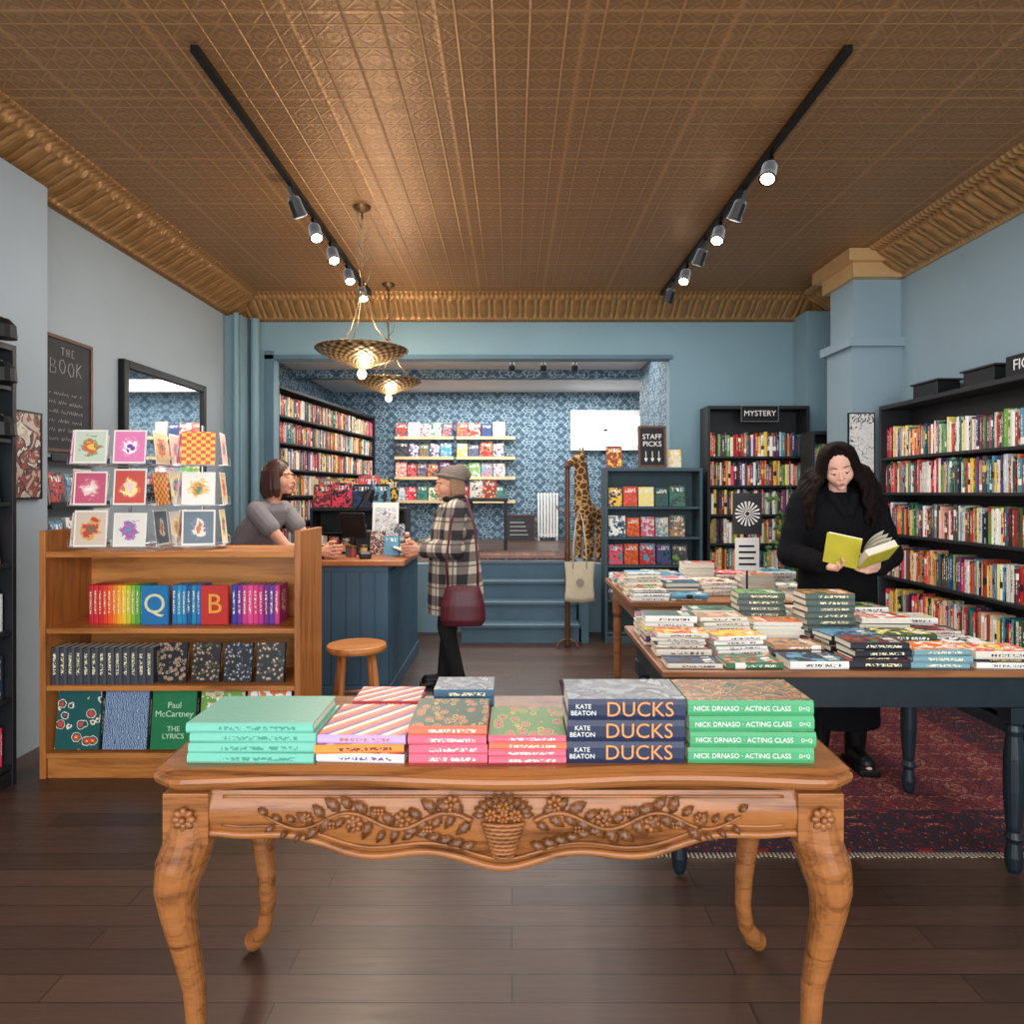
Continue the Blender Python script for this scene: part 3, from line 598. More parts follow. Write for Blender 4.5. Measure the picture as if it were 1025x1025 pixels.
# ================================================================= FRONT CARVED TABLE
ft=thing('carved_table',(-.02,1.82,0),0,'honey brown antique table with carved floral apron and cabriole legs','table')
HW,HD=.80,.29
def outline(ins):
    p=[];n=60
    for i in range(n+1):
        x=-HW+ins+(2*HW-2*ins)*i/n; q=abs(x)/HW
        e=.022*math.cos(pi*q*2.0)*(1 if q<.9 else (1-q)*10)
        p.append((x,-HD+ins-e*.6+.05*max(0,q-.93)/.07*.6))
    for i in range(1,12): p.append((HW-ins+.012*math.sin(pi*i/12),-HD+.03+(2*HD-.04)*i/12))
    for i in range(n+1): p.append((HW-ins-(2*HW-2*ins)*i/n,HD-ins))
    for i in range(1,12): p.append((-HW+ins-.012*math.sin(pi*i/12),HD-.01-(2*HD-.04)*i/12))
    return p
vs=[];fs=[];LY=[(.716,.04),(.722,.03),(.730,.012),(.738,.004),(.748,.0),(.757,.002),(.762,.010),(.766,.006),(.775,.02)]
for z,i in LY:
    q=outline(i); N=len(q); vs+=[(x,y,z) for x,y in q]
for i in range(len(LY)-1):
    for k in range(N): fs.append((i*N+k,i*N+(k+1)%N,(i+1)*N+(k+1)%N,(i+1)*N+k))
fs.append(tuple(range(N))[::-1]); fs.append(tuple((len(LY)-1)*N+k for k in range(N)))
mk('tabletop',MB().add(vs,fs),CARV,ft)
def zb(x):
    s=min(1,abs(x)/.64); return .538+.075*s**1.5-.014*math.cos(s*pi*4)*(1-s*.3)+.014
def apron_front(yf,sgn):
    b=MB();n=80;m=8;vs=[];fs=[]
    for side in (0,1):
        for i in range(n+1):
            x=-.68+1.36*i/n
            for k in range(m+1):
                q=k/m; z=zb(x)+(.716-zb(x))*q
                y=yf-sgn*(.016*math.sin(pi*q)) if side==0 else yf+sgn*.02
                vs.append((x,y,z))
    o=(n+1)*(m+1)
    for i in range(n):
        for k in range(m):
            a=i*(m+1)+k; fs.append((a,a+m+1,a+m+2,a+1)); fs.append((o+a,o+a+1,o+a+m+2,o+a+m+1))
        a=i*(m+1); fs.append((a,o+a,o+a+m+1,a+m+1))
    b.add(vs,fs)
    b.tube([(-.68+1.36*i/n,yf-sgn*.006,zb(-.68+1.36*i/n)+.004) for i in range(n+1)],.009,8)
    b.tube([(-.64+1.28*i/n,yf-sgn*.012,zb(-.64+1.28*i/n)+.026) for i in range(n+1)],.004,6)
    b.tube([(-.64+1.28*i/n,yf-sgn*.006,.704) for i in range(n+1)],.004,6)
    return b
mk('apron',apron_front(-.255,1),CARV,ft,smooth=True); mk('apron',apron_front(.255,-1),CARV,ft,smooth=True)
mk('apron',MB().box(-.75,-.2,.6,-.73,.2,.716).box(.73,-.2,.6,.75,.2,.716),CARV,ft)
for sx in(-1,1):
    for sy in(-1,1):
        b=MB(); cx=sx*.72; cy=sy*.235
        b.box(cx-.052,cy-.04,.60,cx+.052,cy+.04,.716)
        pts=[];rs=[]
        for (o,z,r) in [(0,.66,.05),(.004,.6,.056),(.022,.54,.056),(.03,.49,.048),(.026,.43,.039),(.012,.34,.031),(-.002,.25,.026),(-.006,.16,.023),(.006,.09,.023),(.03,.05,.028),(.05,.03,.03),(.06,.028,.024)]:
            pts.append((cx+sx*o,cy+sy*o*.6,z)); rs.append(r)
        b.tube(pts,rs,20); mk('leg',b,CARV,ft,bev=.004)
b=MB(); yf=-.272
def leaf(x,z,a,l=.022,w=.011,y=None):
    y=yf-.003 if y is None else y; Ml=T_((x,y,z))@Rm(-a,'Y')
    prof=[(.15,.5),(.3,1.0),(.42,.8),(.55,1.0),(.7,.65),(.85,.42)]
    vs=[(-l,0,0)]+[(-l+2*l*p,0.0,w*q) for p,q in prof]+[(l,0,0)]+[(-l+2*l*p,0.0,-w*q) for p,q in prof[::-1]]
    vs+= [(-l+2*l*p,-.012*math.sin(pi*p)-.003,0) for p,q in prof]
    n=len(prof); fs=[]; R0=2*n+2
    top=[0]+list(range(1,n+1))+[n+1]; bot=[0]+list(range(2*n+1,n+1,-1))+[n+1]; rid=[0]+list(range(R0,R0+n))+[n+1]
    for i in range(n+1):
        for A,B_ in((top,rid),(rid,bot)):
            f=[A[i],A[i+1],B_[i+1],B_[i]]; g=[]
            for q in f:
                if q not in g: g.append(q)
            if len(g)>2: fs.append(tuple(g))
    b.add(vs,fs,0,None,Ml)
def rosette(x,z,r=.017,n=6):
    for k in range(n): g=2*pi*k/n; b.ell((x+r*.7*math.cos(g),yf-.005,z+r*.7*math.sin(g)),(r*.5,.007,r*.36),0,None,8,6,Rm(-g,'Y'))
    b.ell((x,yf-.011,z),(r*.32,.007,r*.32),0,None,8,6)
for s in(-1,1):
    pts=[]
    for i in range(61):
        q=i/60; pts.append((s*(.07+.47*q),yf-.004,.655+.018*math.sin(q*pi*4.2)))
    b.tube(pts,[.0058-.003*i/60 for i in range(61)],7)
    for i in range(1,60,2):
        p=pts[i]; up=1 if (i//2)%2 else -1; a=R.uniform(.5,1.2)*up; L=R.uniform(.018,.026) if i<48 else .014
        q=(p[0]+s*.012,p[2]+up*R.uniform(.014,.024)); leaf(q[0],q[1],a if s>0 else pi-a,L,L*.52)
    for i in (6,20,34,48): rosette(pts[i][0],pts[i][2]-(.022 if (i//3)%2 else -.022),.018 if i<40 else .013,7)
    for (bi,bz) in ((13,-.026),(27,.024),(41,-.02)):
        for k in range(6): b.ell((pts[bi][0]+.008*(k%3-1),yf-.006,pts[bi][2]+bz+.008*(k//3)),(.005,.006,.005),0,None,6,5)
    for k in range(6): leaf(s*(.08+.026*k),.598+.007*k,(-.4+.1*k) if s>0 else pi+.4-.1*k,.021,.010)
for k in range(11):
    g=pi*k/10; leaf(.055*math.cos(g),.668+.036*math.sin(g),g,.016,.009)
for (x,z) in [(-.028,.668),(.0,.686),(.028,.668),(0,.662)]: rosette(x,z,.014,7)
for k in range(9):
    z=.652-.009*k; w=.048-.0032*k
    b.tube([(w*math.sin(-1.4+2.8*j/12),yf-.004-.016*math.cos(-1.4+2.8*j/12)-(.002 if (j+k)%2 else 0),z) for j in range(13)],[.0052 if (j+k)%2 else .0038 for j in range(13)],6)
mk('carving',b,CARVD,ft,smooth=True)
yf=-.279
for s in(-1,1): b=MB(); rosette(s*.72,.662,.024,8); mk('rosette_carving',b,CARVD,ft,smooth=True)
ZF=.7755
def rich_book(x,y,z,w,h,d,rot,cov,artm,txts,label,group):
    t=thing('book',(x,y,z),rot,label,'book',group)
    Mx=T_((0,0,w/2))@Rm(pi/2,'Y')@T_((0,0,-h/2))
    mk('cover',bookgeo(MB(),w,h,d,Mx,'cover',(0,0,1)),[cov,artm],t); mk('pages',bookgeo(MB(),w,h,d,Mx,'pages',(0,0,0)),PAGES,t)
    for (s,size,dx,m) in txts: text(s,size,m,t,(dx,-.0006,w/2),ext=.0005)
    return t
CR=C(240,226,210)
MINT=spine_mat('mint_cloth',C(112,186,164),C(70,140,120)); NAVY=plain('navy_cover',C(36,46,74),.45); GRN=plain('green_cover',C(72,160,106),.45); PNK=spine_mat('pink_cover',C(222,100,120),CR); ORG=spine_mat('coral_cover',C(226,112,84),CR)
WHC=spine_mat('white_cover',C(220,216,210),C(90,60,140)); WHC2=spine_mat('amber_cover',C(222,140,60),C(120,30,60)); WHC3=spine_mat('lilac_cover',C(186,160,200),C(230,90,60))
ORT=plain('orange_ink',C(226,146,80),.5); WHT=plain('white_ink',C(236,236,230),.5)
A_m=art('mint_pattern',C(112,176,156),C(138,190,170),C(104,168,148),C(130,184,166),5,'swirl'); A_b=art('pop_pattern',C(225,216,200),C(226,124,60),C(206,80,110),C(90,70,140),2.6,'stripe')
A_c=art('floral_orange',C(56,80,56),C(216,112,58),C(222,86,100),C(226,186,84),6); A_d=art('floral_green',C(104,140,78),C(220,104,112),C(80,60,40),C(226,180,80),5); A_e=art('grey_stack_cover',C(160,165,170),C(130,136,144),C(110,115,125),C(174,178,182),2,'noise'); A_f=art('collage_cover',C(90,110,80),C(150,88,52),C(190,150,104),C(50,70,70),5,'noise')
g='books on the carved table'; yF=1.565
for i in range(4): rich_book(-.60+R.uniform(-.004,.004),yF+R.uniform(0,.004),ZF+i*.0233,.0228,.292,.21,rad(R.uniform(-1,1)),MINT,A_m,[],'mint green hardback in a neat stack',g)
for i in range(3): rich_book(-.347+R.uniform(-.01,.01),yF+.005,ZF+i*.0215,.021,.205,.23,rad(R.uniform(-5,3)),[WHC,WHC2,WHC3][i],A_b,[],'book with orange, pink and violet stripes in a stack',g)
for i in range(4): rich_book(-.148+R.uniform(-.003,.003),yF,ZF+i*.0218,.0213,.18,.21,rad(R.uniform(-1,1)),PNK if i<3 else ORG,A_c,[],'coral pink book with a floral cover in a stack',g)
for i in range(4): rich_book(.037+R.uniform(-.003,.003),yF,ZF+i*.0163,.016,.178,.21,rad(R.uniform(-1,1)),PNK if i!=2 else ORG,A_d,[],'pink edged book with a green floral cover in a stack',g)
for i in range(3): rich_book(.264+R.uniform(-.003,.003),yF+R.uniform(0,.004),ZF+i*.0493,.0488,.27,.17,rad(R.uniform(-1,1)),NAVY,A_e,[('DUCKS',.048,.03,ORT),('KATE\nBEATON',.015,-.1,WHT)],'thick navy hardback with orange lettering in a stack',g)
for i in range(4): rich_book(.551+R.uniform(-.003,.003),yF+R.uniform(0,.004),ZF+i*.0363,.0358,.288,.18,rad(R.uniform(-1,1)),GRN,A_f,[('NICK DRNASO · ACTING CLASS',.0155,-.02,WHT),('D+Q',.012,.122,WHT)],'green hardback with white spine lettering in a stack',g)
for i in range(4): rich_book(-.13,1.83,ZF+i*.0233,.023,.16,.13,0,P((62,100,124)),A_e,[],'blue grey book stacked behind the floral books',g)
for i in range(3): rich_book(-.34,1.84,ZF+i*.020,.0195,.18,.14,0,P((190,60,66)),A_b,[],'red book stacked behind the striped books',g)
# ================================================================= DARK TABLE
dt=thing('display_table',(1.22,2.82,.012),0,'long dark teal table with turned legs and wooden top','table')
mk('tabletop',MB().box(-.69,-.41,.73,.69,.41,.755),TTOP,dt,bev=.006)
mk('apron',MB().box(-.64,-.36,.61,.64,-.335,.7295).box(-.64,.335,.61,.64,.36,.7295).box(-.64,-.335,.61,-.615,.335,.7295).box(.615,-.335,.61,.64,.335,.7295),TEAL,dt,bev=.002)
lg=[(.035,.61),(.035,.55),(.025,.54),(.03,.52),(.025,.50),(.033,.42),(.034,.3),(.026,.17),(.022,.15),(.032,.13),(.022,.11),(.03,.06),(.026,.02),(.018,0)]
for x in(-.61,.61):
    for y in(-.33,.33): mk('leg',MB().lathe(lg[::-1],18,(x,y)).box(x-.036,y-.036,.55,x+.036,y+.036,.6095),TEAL,dt)
ZD=.768
g='books on the dark display table'; lb='book lying flat in a stack on the dark table'
DK=P((34,38,48)); CRM=P((222,216,202)); AQ=P((120,160,170)); WH=P((236,234,228)); RD=P((176,60,48)); GG=P((86,100,94)); MIXL=[WH,None,CRM,None,WH]
cols=[.655,.875,1.095,1.315,1.535,1.755]
plan=[[(1,CRM),(1,None),(1,WH),(4,DK),(3,AQ),(3,MIXL)],
      [(5,CRM),(4,WH),(2,None),(4,DK),(4,MIXL),(2,RD)],
      [(6,MIXL),(5,CRM),(6,WH),(8,GG),(5,MIXL),(3,CRM)],
      [(4,CRM),(6,MIXL),(7,GG),(6,CRM),(6,MIXL),(4,WH)]]
for r,y in enumerate([2.50,2.685,2.87,3.055]):
    for c,x in enumerate(cols):
        n,sm=plan[r][c]; tall=c==3 and r==2 or c==2 and r==3
        stack(x+R.uniform(-.006,.006),y,ZD,n,0 if r==0 or tall else R.choice([0,0,.08,-.08,pi,pi]),lb,g,(.026,.2,.135) if tall else None,sm)
t=thing('display_stand',(1.37,3.98,.772),0,'sunburst patterned book and white price sign on a stand','sign')
mk('base',MB().box(-.06,-.04,0,.06,.04,.008),BLACK2,t); mk('pole',MB().tube([(0,0,.008),(0,0,.6)],.006),BLACK2,t)
mk('card',MB().box(-.07,-.006,.17,.07,-.002,.36),PAPER,t); mk('cover_board',MB().box(-.085,-.006,.38,.085,-.002,.62),plain('sunburst_black',C(40,40,44)),t)
b=MB()
for k in range(18):
    a=2*pi*k/18; b.tube([(.022*math.cos(a),-.008,.5+.022*math.sin(a)),(.072*math.cos(a),-.008,.5+.072*math.sin(a))],[.0022,.0065],5)
b.tube([(.016*math.cos(a),-.008,.5+.016*math.sin(a)) for a in [2*pi*k/16 for k in range(17)]],.003,5)
mk('radial_print',b,PAPER,t)
b=MB()
for i in range(4): b.box(-.05,-.0075,.2+i*.035,.05-.01*(i%2),-.006,.212+i*.035)
mk('printed_text',b,BLACK2,t)
# ================================================================= BACK WOOD TABLE
wt=thing('display_table',(1.25,4.45,0),0,'plain brown wooden table piled with stacked books','table')
mk('tabletop',MB().box(-.57,-.55,.74,.57,.55,.77),TTOP,wt,bev=.005)
mk('apron',MB().box(-.52,-.5,.64,.52,-.475,.7395).box(-.52,.475,.64,.52,.5,.7395).box(-.52,-.475,.64,-.495,.475,.7395).box(.495,-.475,.64,.52,.475,.7395),TTOP,wt)
for x in(-.49,.49):
    for y in(-.47,.47): mk('leg',MB().lathe([(.02,0.013),(.026,.1),(.03,.45),(.024,.5),(.034,.53),(.034,.6395)],14,(x,y)),TTOP,wt)
g='books on the brown table'; lb='book lying flat in a stack on the brown table'
for i,x in enumerate([.8,1.03,1.26,1.49,1.71]):
    for r,y in enumerate([3.99,4.19,4.42,4.66,4.88]):
        if r==0 and i in (2,3): continue
        stack(x,y,.7705,R.choice([3,4,6]) if r else R.choice([2,4]),R.choice([0,.08,-.05,pi]),lb,g,None,[CRM,WH,MIXL,None][R.randrange(4)])
# ================================================================= TRACK LIGHTS / PENDANTS
WARM=emis('lamp_glow',C(255,230,190),30); DULL=NT('lamp_glass',.2,0,C(90,90,90)).m
def track(x,ys,lit):
    t=thing('track_light',(x,2.9,3.299),0,'black ceiling track with adjustable spot lamps','track light')
    mk('rail',MB().box(-.018,0,-.03,.018,3.6,0),BLACK2,t)
    s=-1 if x<0 else 1
    for y,on in zip(ys,lit):
        h=mk('lamp_head',MB().lathe([(.03,0),(.04,-.02),(.042,-.09),(.048,-.12)],18,(0,0)).box(-.01,-.01,0,.01,.01,.06),BLACK2,t,(0,y-2.9,-.085),(rad(-24 if on else 20),rad(18*s),0))
        mk('lens',MB().lathe([(.036,-.123),(.036,-.121)],18),WARM if on else DULL,h)
        if on:
            L=bpy.data.lights.new('spot','SPOT'); L.energy=40; L.color=(1,.86,.68); L.spot_size=rad(100); L.spot_blend=.6; L.shadow_soft_size=.05
            o=bpy.data.objects.new('spot_bulb',L); COL.objects.link(o); o.parent=h; o.location=(0,0,-.15)
track(-1.35,[4.2,4.65,5.1,5.6,6.1],[0,1,1,1,1]); track(1.43,[3.78,4.25,4.7,5.1,5.6,6.1],[1,0,1,0,1,0])
def bowl_mat():
    n=NT('pierced_bronze_bowl',.42,.45); x,y,z=n.sep(n.co()); a=n.ma('ARCTAN2',y,x); r=n.ma('SQRT',n.ma('ADD',n.ma('POWER',x,2.0),n.ma('POWER',y,2.0)))
    k=n.ma('MULTIPLY',n.ma('SINE',n.ma('MULTIPLY',a,24.0)),n.ma('SINE',n.ma('MULTIPLY',r,160.0))); f=n.noise(n.co(),40,3)
    h=n.ma('ADD',n.ma('MULTIPLY',k,.6),f); n.base(n.ramp(h,[(.1,C(64,48,32)),(.5,C(122,96,64)),(1.0,C(176,150,108))])); n.bump(h,.5,.004); return n.m
BOWL=bowl_mat()
def pendant(x,y,z,s):
    t=thing('pendant_lamp',(x,y,z),0,'antique bronze bowl pendant lamp hanging on rods','pendant lamp')
    mk('bowl',MB().lathe([(.012,-.085),(.05,-.075),(.1,-.05),(.17,-.028),(.2,-.02),(.255,.01),(.29,.03),(.3,.045),(.29,.04),(.19,-.005),(.05,-.05),(.01,-.06)],60,fn=lambda a:1+.02*math.cos(a*12)),BOWL,t,smooth=True)
    mk('beaded_rim',MB().tube([(.3*math.cos(a),.3*math.sin(a),.046) for a in [2*pi*k/120 for k in range(121)]],[.0085 if k%3==1 else .0045 for k in range(121)],6),BRONZE,t,smooth=True)
    b=MB()
    for k in range(3):
        a=2*pi*k/3+.5; b.tube([(.27*math.cos(a),.27*math.sin(a),.03),(.1*math.cos(a),.1*math.sin(a),.2),(0,0,.42)],.004,6)
    b.tube([(0,0,.42),(0,0,3.27-z)],.006,6); b.ell((0,0,.42),.016)
    for k in range(9): 
        zz=.45+.05*k; a=k*2.1; b.tube([(0,0,zz),(.04*math.cos(a),.04*math.sin(a),zz+.05),(.06*math.cos(a),.06*math.sin(a),zz+.13)],[.004,.003,.001],5)
    mk('hanging_rod',b,BRONZE,t,smooth=True); mk('canopy',MB().lathe([(.06,3.299-z),(.055,3.28-z),(.015,3.26-z)],20),BRONZE,t)
    mk('bulb',MB().ell((0,0,-.115),(.03,.03,.034)),emis('bulb_glow',C(255,220,160),14),t,smooth=True); mk('finial',MB().lathe([(.022,-.085),(.02,-.07)],12),BRONZE,t)
    for dz,e in ((-.19,12),(.16,16)):  # lower one is the bulb, upper one an added uplight brightening the ceiling
        L=bpy.data.lights.new('bulb','POINT'); L.energy=e; L.color=(1,.82,.6); L.shadow_soft_size=.06; o=bpy.data.objects.new('bulb_or_added_uplight',L); COL.objects.link(o); o.parent=t; o.location=(0.03,0,dz)
pendant(-1.0,4.55,2.3,1); pendant(-1.13,6.25,2.37,1)
# ================================================================= GIRAFFE + COAT RACK
def giraffe_mat():
    n=NT('giraffe_plush',.9); d=n.nd('ShaderNodeTexVoronoi',{'Vector':n.co(),'Scale':16.0},feature='DISTANCE_TO_EDGE').outputs[0]
    n.base(n.ramp(d,[(.06,C(206,166,106)),(.10,C(104,62,32))])); return n.m
b=MB()
b.chain([(0,.1,.46),(0,-.04,.54)],[.095,.105]); b.chain([(0,-.06,.58),(0,-.09,.8),(0,-.11,1.04)],[.092,.07,.056])
for x in(-.05,.05):
    for y in(-.07,.12): b.chain([(x,y,.46),(x*1.1,y+.01,.26),(x*1.1,y,.04)],[.042,.032,.03]); b.ell((x*1.1,y-.01,.028),(.032,.04,.028))
b.chain([(0,-.11,1.06),(0,-.19,1.04),(0,-.24,1.01)],[.06,.045,.036])
for s in(-1,1): b.cap((s*.022,-.09,1.1),(s*.024,-.085,1.17),.009,.012); b.ell((s*.07,-.09,1.085),(.034,.01,.018))
b.chain([(0,.18,.48),(0,.22,.38),(0,.22,.28)],[.012,.008,.014])
gf=blob('toy_giraffe',b,giraffe_mat(),.008,None,3,loc=(.79,7.2,.682),rot=(0,0,rad(-50)),label='tall spotted plush toy giraffe standing at the top of the steps',cat='toy giraffe')
for s in(-1,1): mk('eye',MB().ell((s*.05,-.145,1.07),.009),BLACK2,gf,smooth=True)
b=MB().tube([(0,.035-.0045*k-.0,.6+.036*k) for k in range(13)],[.012+.004*(k%2) for k in range(13)],6)
mk('mane',b,BROWNZ,gf,smooth=True)
t=thing('coat_rack',(.50,6.16,0),0,'dark wooden coat rack post beside the steps','coat rack')
mk('pole',MB().lathe([(.026,.02),(.024,.8),(.028,.85),(.022,.9),(.022,1.6),(.032,1.63),(.012,1.68)],14),BROWNZ,t)
for k in range(3): a=rad(90+120*k); mk('foot',MB().tube([(0,0,.08),(.08*math.cos(a),.08*math.sin(a),.05),(.11*math.cos(a),.11*math.sin(a),.012)],.012),BROWNZ,t)
for a in (rad(-38),rad(142)): mk('hook',MB().tube([(0,0,1.22),(.09*math.cos(a),.09*math.sin(a),1.22),(.12*math.cos(a),.12*math.sin(a),1.27)],.007),BROWNZ,t)
t=thing('tote_bag',(.60,6.05,.42),0,'cream canvas tote bag hanging from a hook','bag')
CAN=plain('canvas_cream',C(205,192,165),.9,0,.08,60,.2)
b=MB(); n=12; vs=[];fs=[]
for j in range(9):
    q=j/8; z=.36*q; wd=.135-.012*math.sin(pi*q)
    for i in range(n+1):
        u=-1+2*i/n; vs.append((u*wd,-.022*(1-u*u)*(1-.5*q)-.006*math.sin(u*7+q*5)*(1-u*u),z+.012*u*u*(1-q)))
    for i in range(n+1):
        u=1-2*i/n; vs.append((u*wd,.02*(1-u*u)*(1-.5*q)+.001,z+.012*u*u*(1-q)))
m=2*(n+1)
for j in range(8):
    for i in range(m): fs.append((j*m+i,j*m+(i+1)%m,(j+1)*m+(i+1)%m,(j+1)*m+i))
fs.append(tuple(range(m))[::-1]); b.add(vs,fs); mk('body',b,CAN,t,smooth=True)
mk('handle',MB().tube([(-.06,-.012,.3),(-.055,-.005,.5),(-.03,.02,.72),(.0,.04,.815),(.03,.02,.72),(.055,-.005,.5),(.06,-.012,.3)],.006),CAN,t,smooth=True)
mk('print_mark',MB().lathe([(.035,0),(.035,.001)],20,(0,0),0,T_((0,-.034,.18))@Rm(pi/2,'X')),plain('tote_ink',C(150,140,124)),t)
t=thing('potted_plant',(2.36,5.75,0),0,'leafy green plant in a clay pot beside the mystery shelves','plant')
mk('pot',MB().lathe([(.09,0),(.12,.2),(.13,.2),(.13,.24),(.11,.24),(.1,.2)],20),plain('clay',C(150,90,60),.8),t); b=MB(); lf=MB()
for k in range(12):
    a=k*2.4; rr=.08+.02*(k%4); h=.9+.05*k
    p=[(0,0,.2),(.3*rr*math.cos(a),.3*rr*math.sin(a),h*.6),(rr*math.cos(a),rr*math.sin(a),h),(1.9*rr*math.cos(a),1.9*rr*math.sin(a),h-.02)]; b.tube(p,[.005,.004,.003,.002],5)
    for j in range(4): q=Vector(p[2]).lerp(Vector(p[3]),j/3); lf.ell(q+Vector((R.uniform(-.02,.02),0,R.uniform(-.03,.03))),(.035,.004,.016),0,None,8,5,Rm(R.uniform(-1,1),'Y')@Rm(a,'Z'))
mk('stem',b,plain('stem_green',C(70,90,50)),t,smooth=True,kind='stuff'); mk('leaves',lf,plain('leaf_green',C(80,120,60),.5,0,.3),t,smooth=True,kind='stuff')
# ================================================================= PEOPLE
SKIN=plain('skin',C(208,152,126),.6,0,.05,12,0,.25); SKIN2=plain('pale_skin',C(226,176,154),.65,0,.04,12,0,.15)
def head(mb,Mh,soft=False):
    e=lambda c,r,rot=None: mb.ell(c,r,0,Mh,20,14,rot)
    e((0,.014,.03),(.073,.09,.083)); e((0,-.022,-.018),(.061,.064,.070)); e((0,-.026,-.053),(.047,.053,.042)); e((0,-.060,-.083),(.021,.021,.018)); e((0,.02,-.03),(.062,.06,.06))
    mb.chain([(0,-.083,.012),(0,-.092,-.006),(0,-.100,-.023)],[.006,.0072,.009],0,Mh)
    for s in(-1,1):
        e((s*.0085,-.091,-.026),(.0065,.008,.0055)); e((s*.074,.014,-.006),(.007,.016,.028)); e((s*.029,-.042,-.022),(.033,.037,.042))
        if not soft: e((s*.026,-.068,.031),(.030,.015,.009))
    e((0,-.078,-.050),(.027,.015,.018)); e((0,-.0870,-.0465),(.015,.006,.0044)); e((0,-.0855,-.057),(.013,.006,.0054))
def face(body,Mh,lip=(176,88,84),brow=(52,36,30),down=False,smile=0):
    LIP=plain('lips_%d'%lip[0],C(*lip),.5); BR=plain('brow_%d'%brow[0],C(*brow),.8); EW=plain('eye_white_%d'%brow[0],C(215,210,206),.3); IR=plain('iris_dark_%d'%brow[0],C(45,30,24),.25)
    LD=body.data.materials[0]
    for s in(-1,1):
        c=Vector((s*.029,-.0695 if not down else -.0685,.004)); b=MB(); b.ell(c,(.0125,.0125,.0115),0,Mh,16,10)
        b.ell(c+Vector((0,-.0095,-.001 if not down else -.004)),(.0056,.0042,.0056),1,Mh,12,8)
        b.ell(c+Vector((0,.0005,.0035)),(.0135,.0136,.0105),2,Mh,16,10,Rm(rad(-18 if not down else -2),'X'))
        b.tube([(c.x-s*.0135,c.y-.005,c.z-.001),(c.x,c.y-.0142,c.z+(.0045 if not down else -.0005)),(c.x+s*.0135,c.y-.004,c.z-.001)],.0014 if not down else .0019,5,1,Mh)
        mk('eye',b,[EW,IR,LD],body,smooth=True)
        yb=-.0825 if not down else -.0795
        mk('eyebrow',MB().tube([(s*.014,yb,.0290),(s*.03,yb+.0015,.0345),(s*.046,yb+.0125,.030)],[.0018,.0026,.001],6,0,Mh),BR,body,smooth=True)
    k=smile*.004
    mk('mouth',MB().tube([(-.020,-.0845,-.051+k),(-.008,-.0925,-.0485),(0,-.0925,-.0495),(.008,-.0925,-.0485),(.020,-.0845,-.051+k)],[.0006,.0028,.0028,.0028,.0006],8,0,Mh).tube([(-.017,-.085,-.053+k),(0,-.0915,-.0565),(.017,-.085,-.053+k)],[.0006,.0038,.0006],8,0,Mh),LIP,body,smooth=True)
def hand(mb,w,d,n,s,curl=.5,k=1.0):
    w=Vector(w);d=Vector(d).normalized();n=Vector(n).normalized();s=Vector(s); s=(s-d*s.dot(d)).normalized(); n=(n-d*n.dot(d)-s*n.dot(s)).normalized()
    Ls=[.068,.076,.07,.055]
    for i in range(4):
        o=.033-.022*i; b0=w+d*.082*k+s*o*k; mb.cap(w+s*o*.5*k+d*.01,b0,.016*k,.012*k); p=b0; th=0
        for j,q in enumerate((.45,.32,.23)):
            th+=curl*(1+.15*i)*(.7 if j==0 else 1); v=d*math.cos(th)+n*math.sin(th)+s*(.5-i/3.0)*.14; e=p+v*Ls[i]*q*1.05*k; mb.cap(p,e,(.0096-.0007*j)*k,(.0089-.0008*j)*k); p=e
    mb.cap(w,w+d*.06*k,.021*k,.018*k)
    p=w+d*.02*k+s*.02*k
    for L,v in((.042,d*.6+s*.75+n*.35),(.032,d*.85+s*.3+n*.45),(.024,d*.9+n*.5)):
        v=v.normalized(); e=p+v*L*k; mb.cap(p,e,.012*k if L>.04 else .0105*k,.010*k if L>.03 else .009*k); p=e
def limbs_body(mb,J):
    mb.loft([(*J['P'],.135,.095),(J['P'][0],J['P'][1],J['P'][2]-.1,.12,.085)][::-1]+[(*J['W'],.115,.085),(*J['C'],.135,.095),(*J['U'],.12,.075),(*J['N'],.05,.05)])
    mb.cap(J['N'],J['Hb'],.046,.044)
    for s in 'LR':
        mb.cap(J['U'],J['S'+s],.052,.045); mb.chain([J['S'+s],J['E'+s],J['W'+s]],[.044,.037,.025])
        mb.chain([J['H'+s],J['K'+s],J['A'+s]],[.078,.05,.034])
        a=Vector(J['A'+s]); f=Vector((0,-1,0))
        mb.chain([a+Vector((0,0,-.035)),a+f*.1+Vector((0,0,-.05)),a+f*.155+Vector((0,0,-.055))],[.034,.03,.024])
def J0(): 
    return dict(P=(0,.01,.92),W=(0,.01,1.05),C=(0,0,1.2),U=(0,.01,1.32),N=(0,.012,1.385),Hb=(0,0,1.44),SL=(.165,.015,1.335),SR=(-.165,.015,1.335),HL=(.085,0,.87),HR=(-.085,0,.87),KL=(.09,-.02,.47),KR=(-.09,-.02,.47),AL=(.09,.01,.085),AR=(-.09,.01,.085))
def sleeve(mb,J,s,r,f=.9,nw=5):
    S,E,W=[Vector(J[q+s]) for q in 'SEW']; W=E.lerp(W,f); pts=[];rs=[]
    for i in range(nw+1): q=i/nw; pts.append(S.lerp(E,q)); rs.append(r[0]+(r[1]-r[0])*q+(.004 if i%2 else -.002))
    for i in range(1,nw+1): q=i/nw; pts.append(E.lerp(W,q)); rs.append(r[1]+(r[2]-r[1])*q+(.004 if i%2 else -.002))
    mb.chain(pts,rs); mb.cap(Vector(J['U'])+Vector((0,0,-.01)),J['S'+s],.075,r[0])
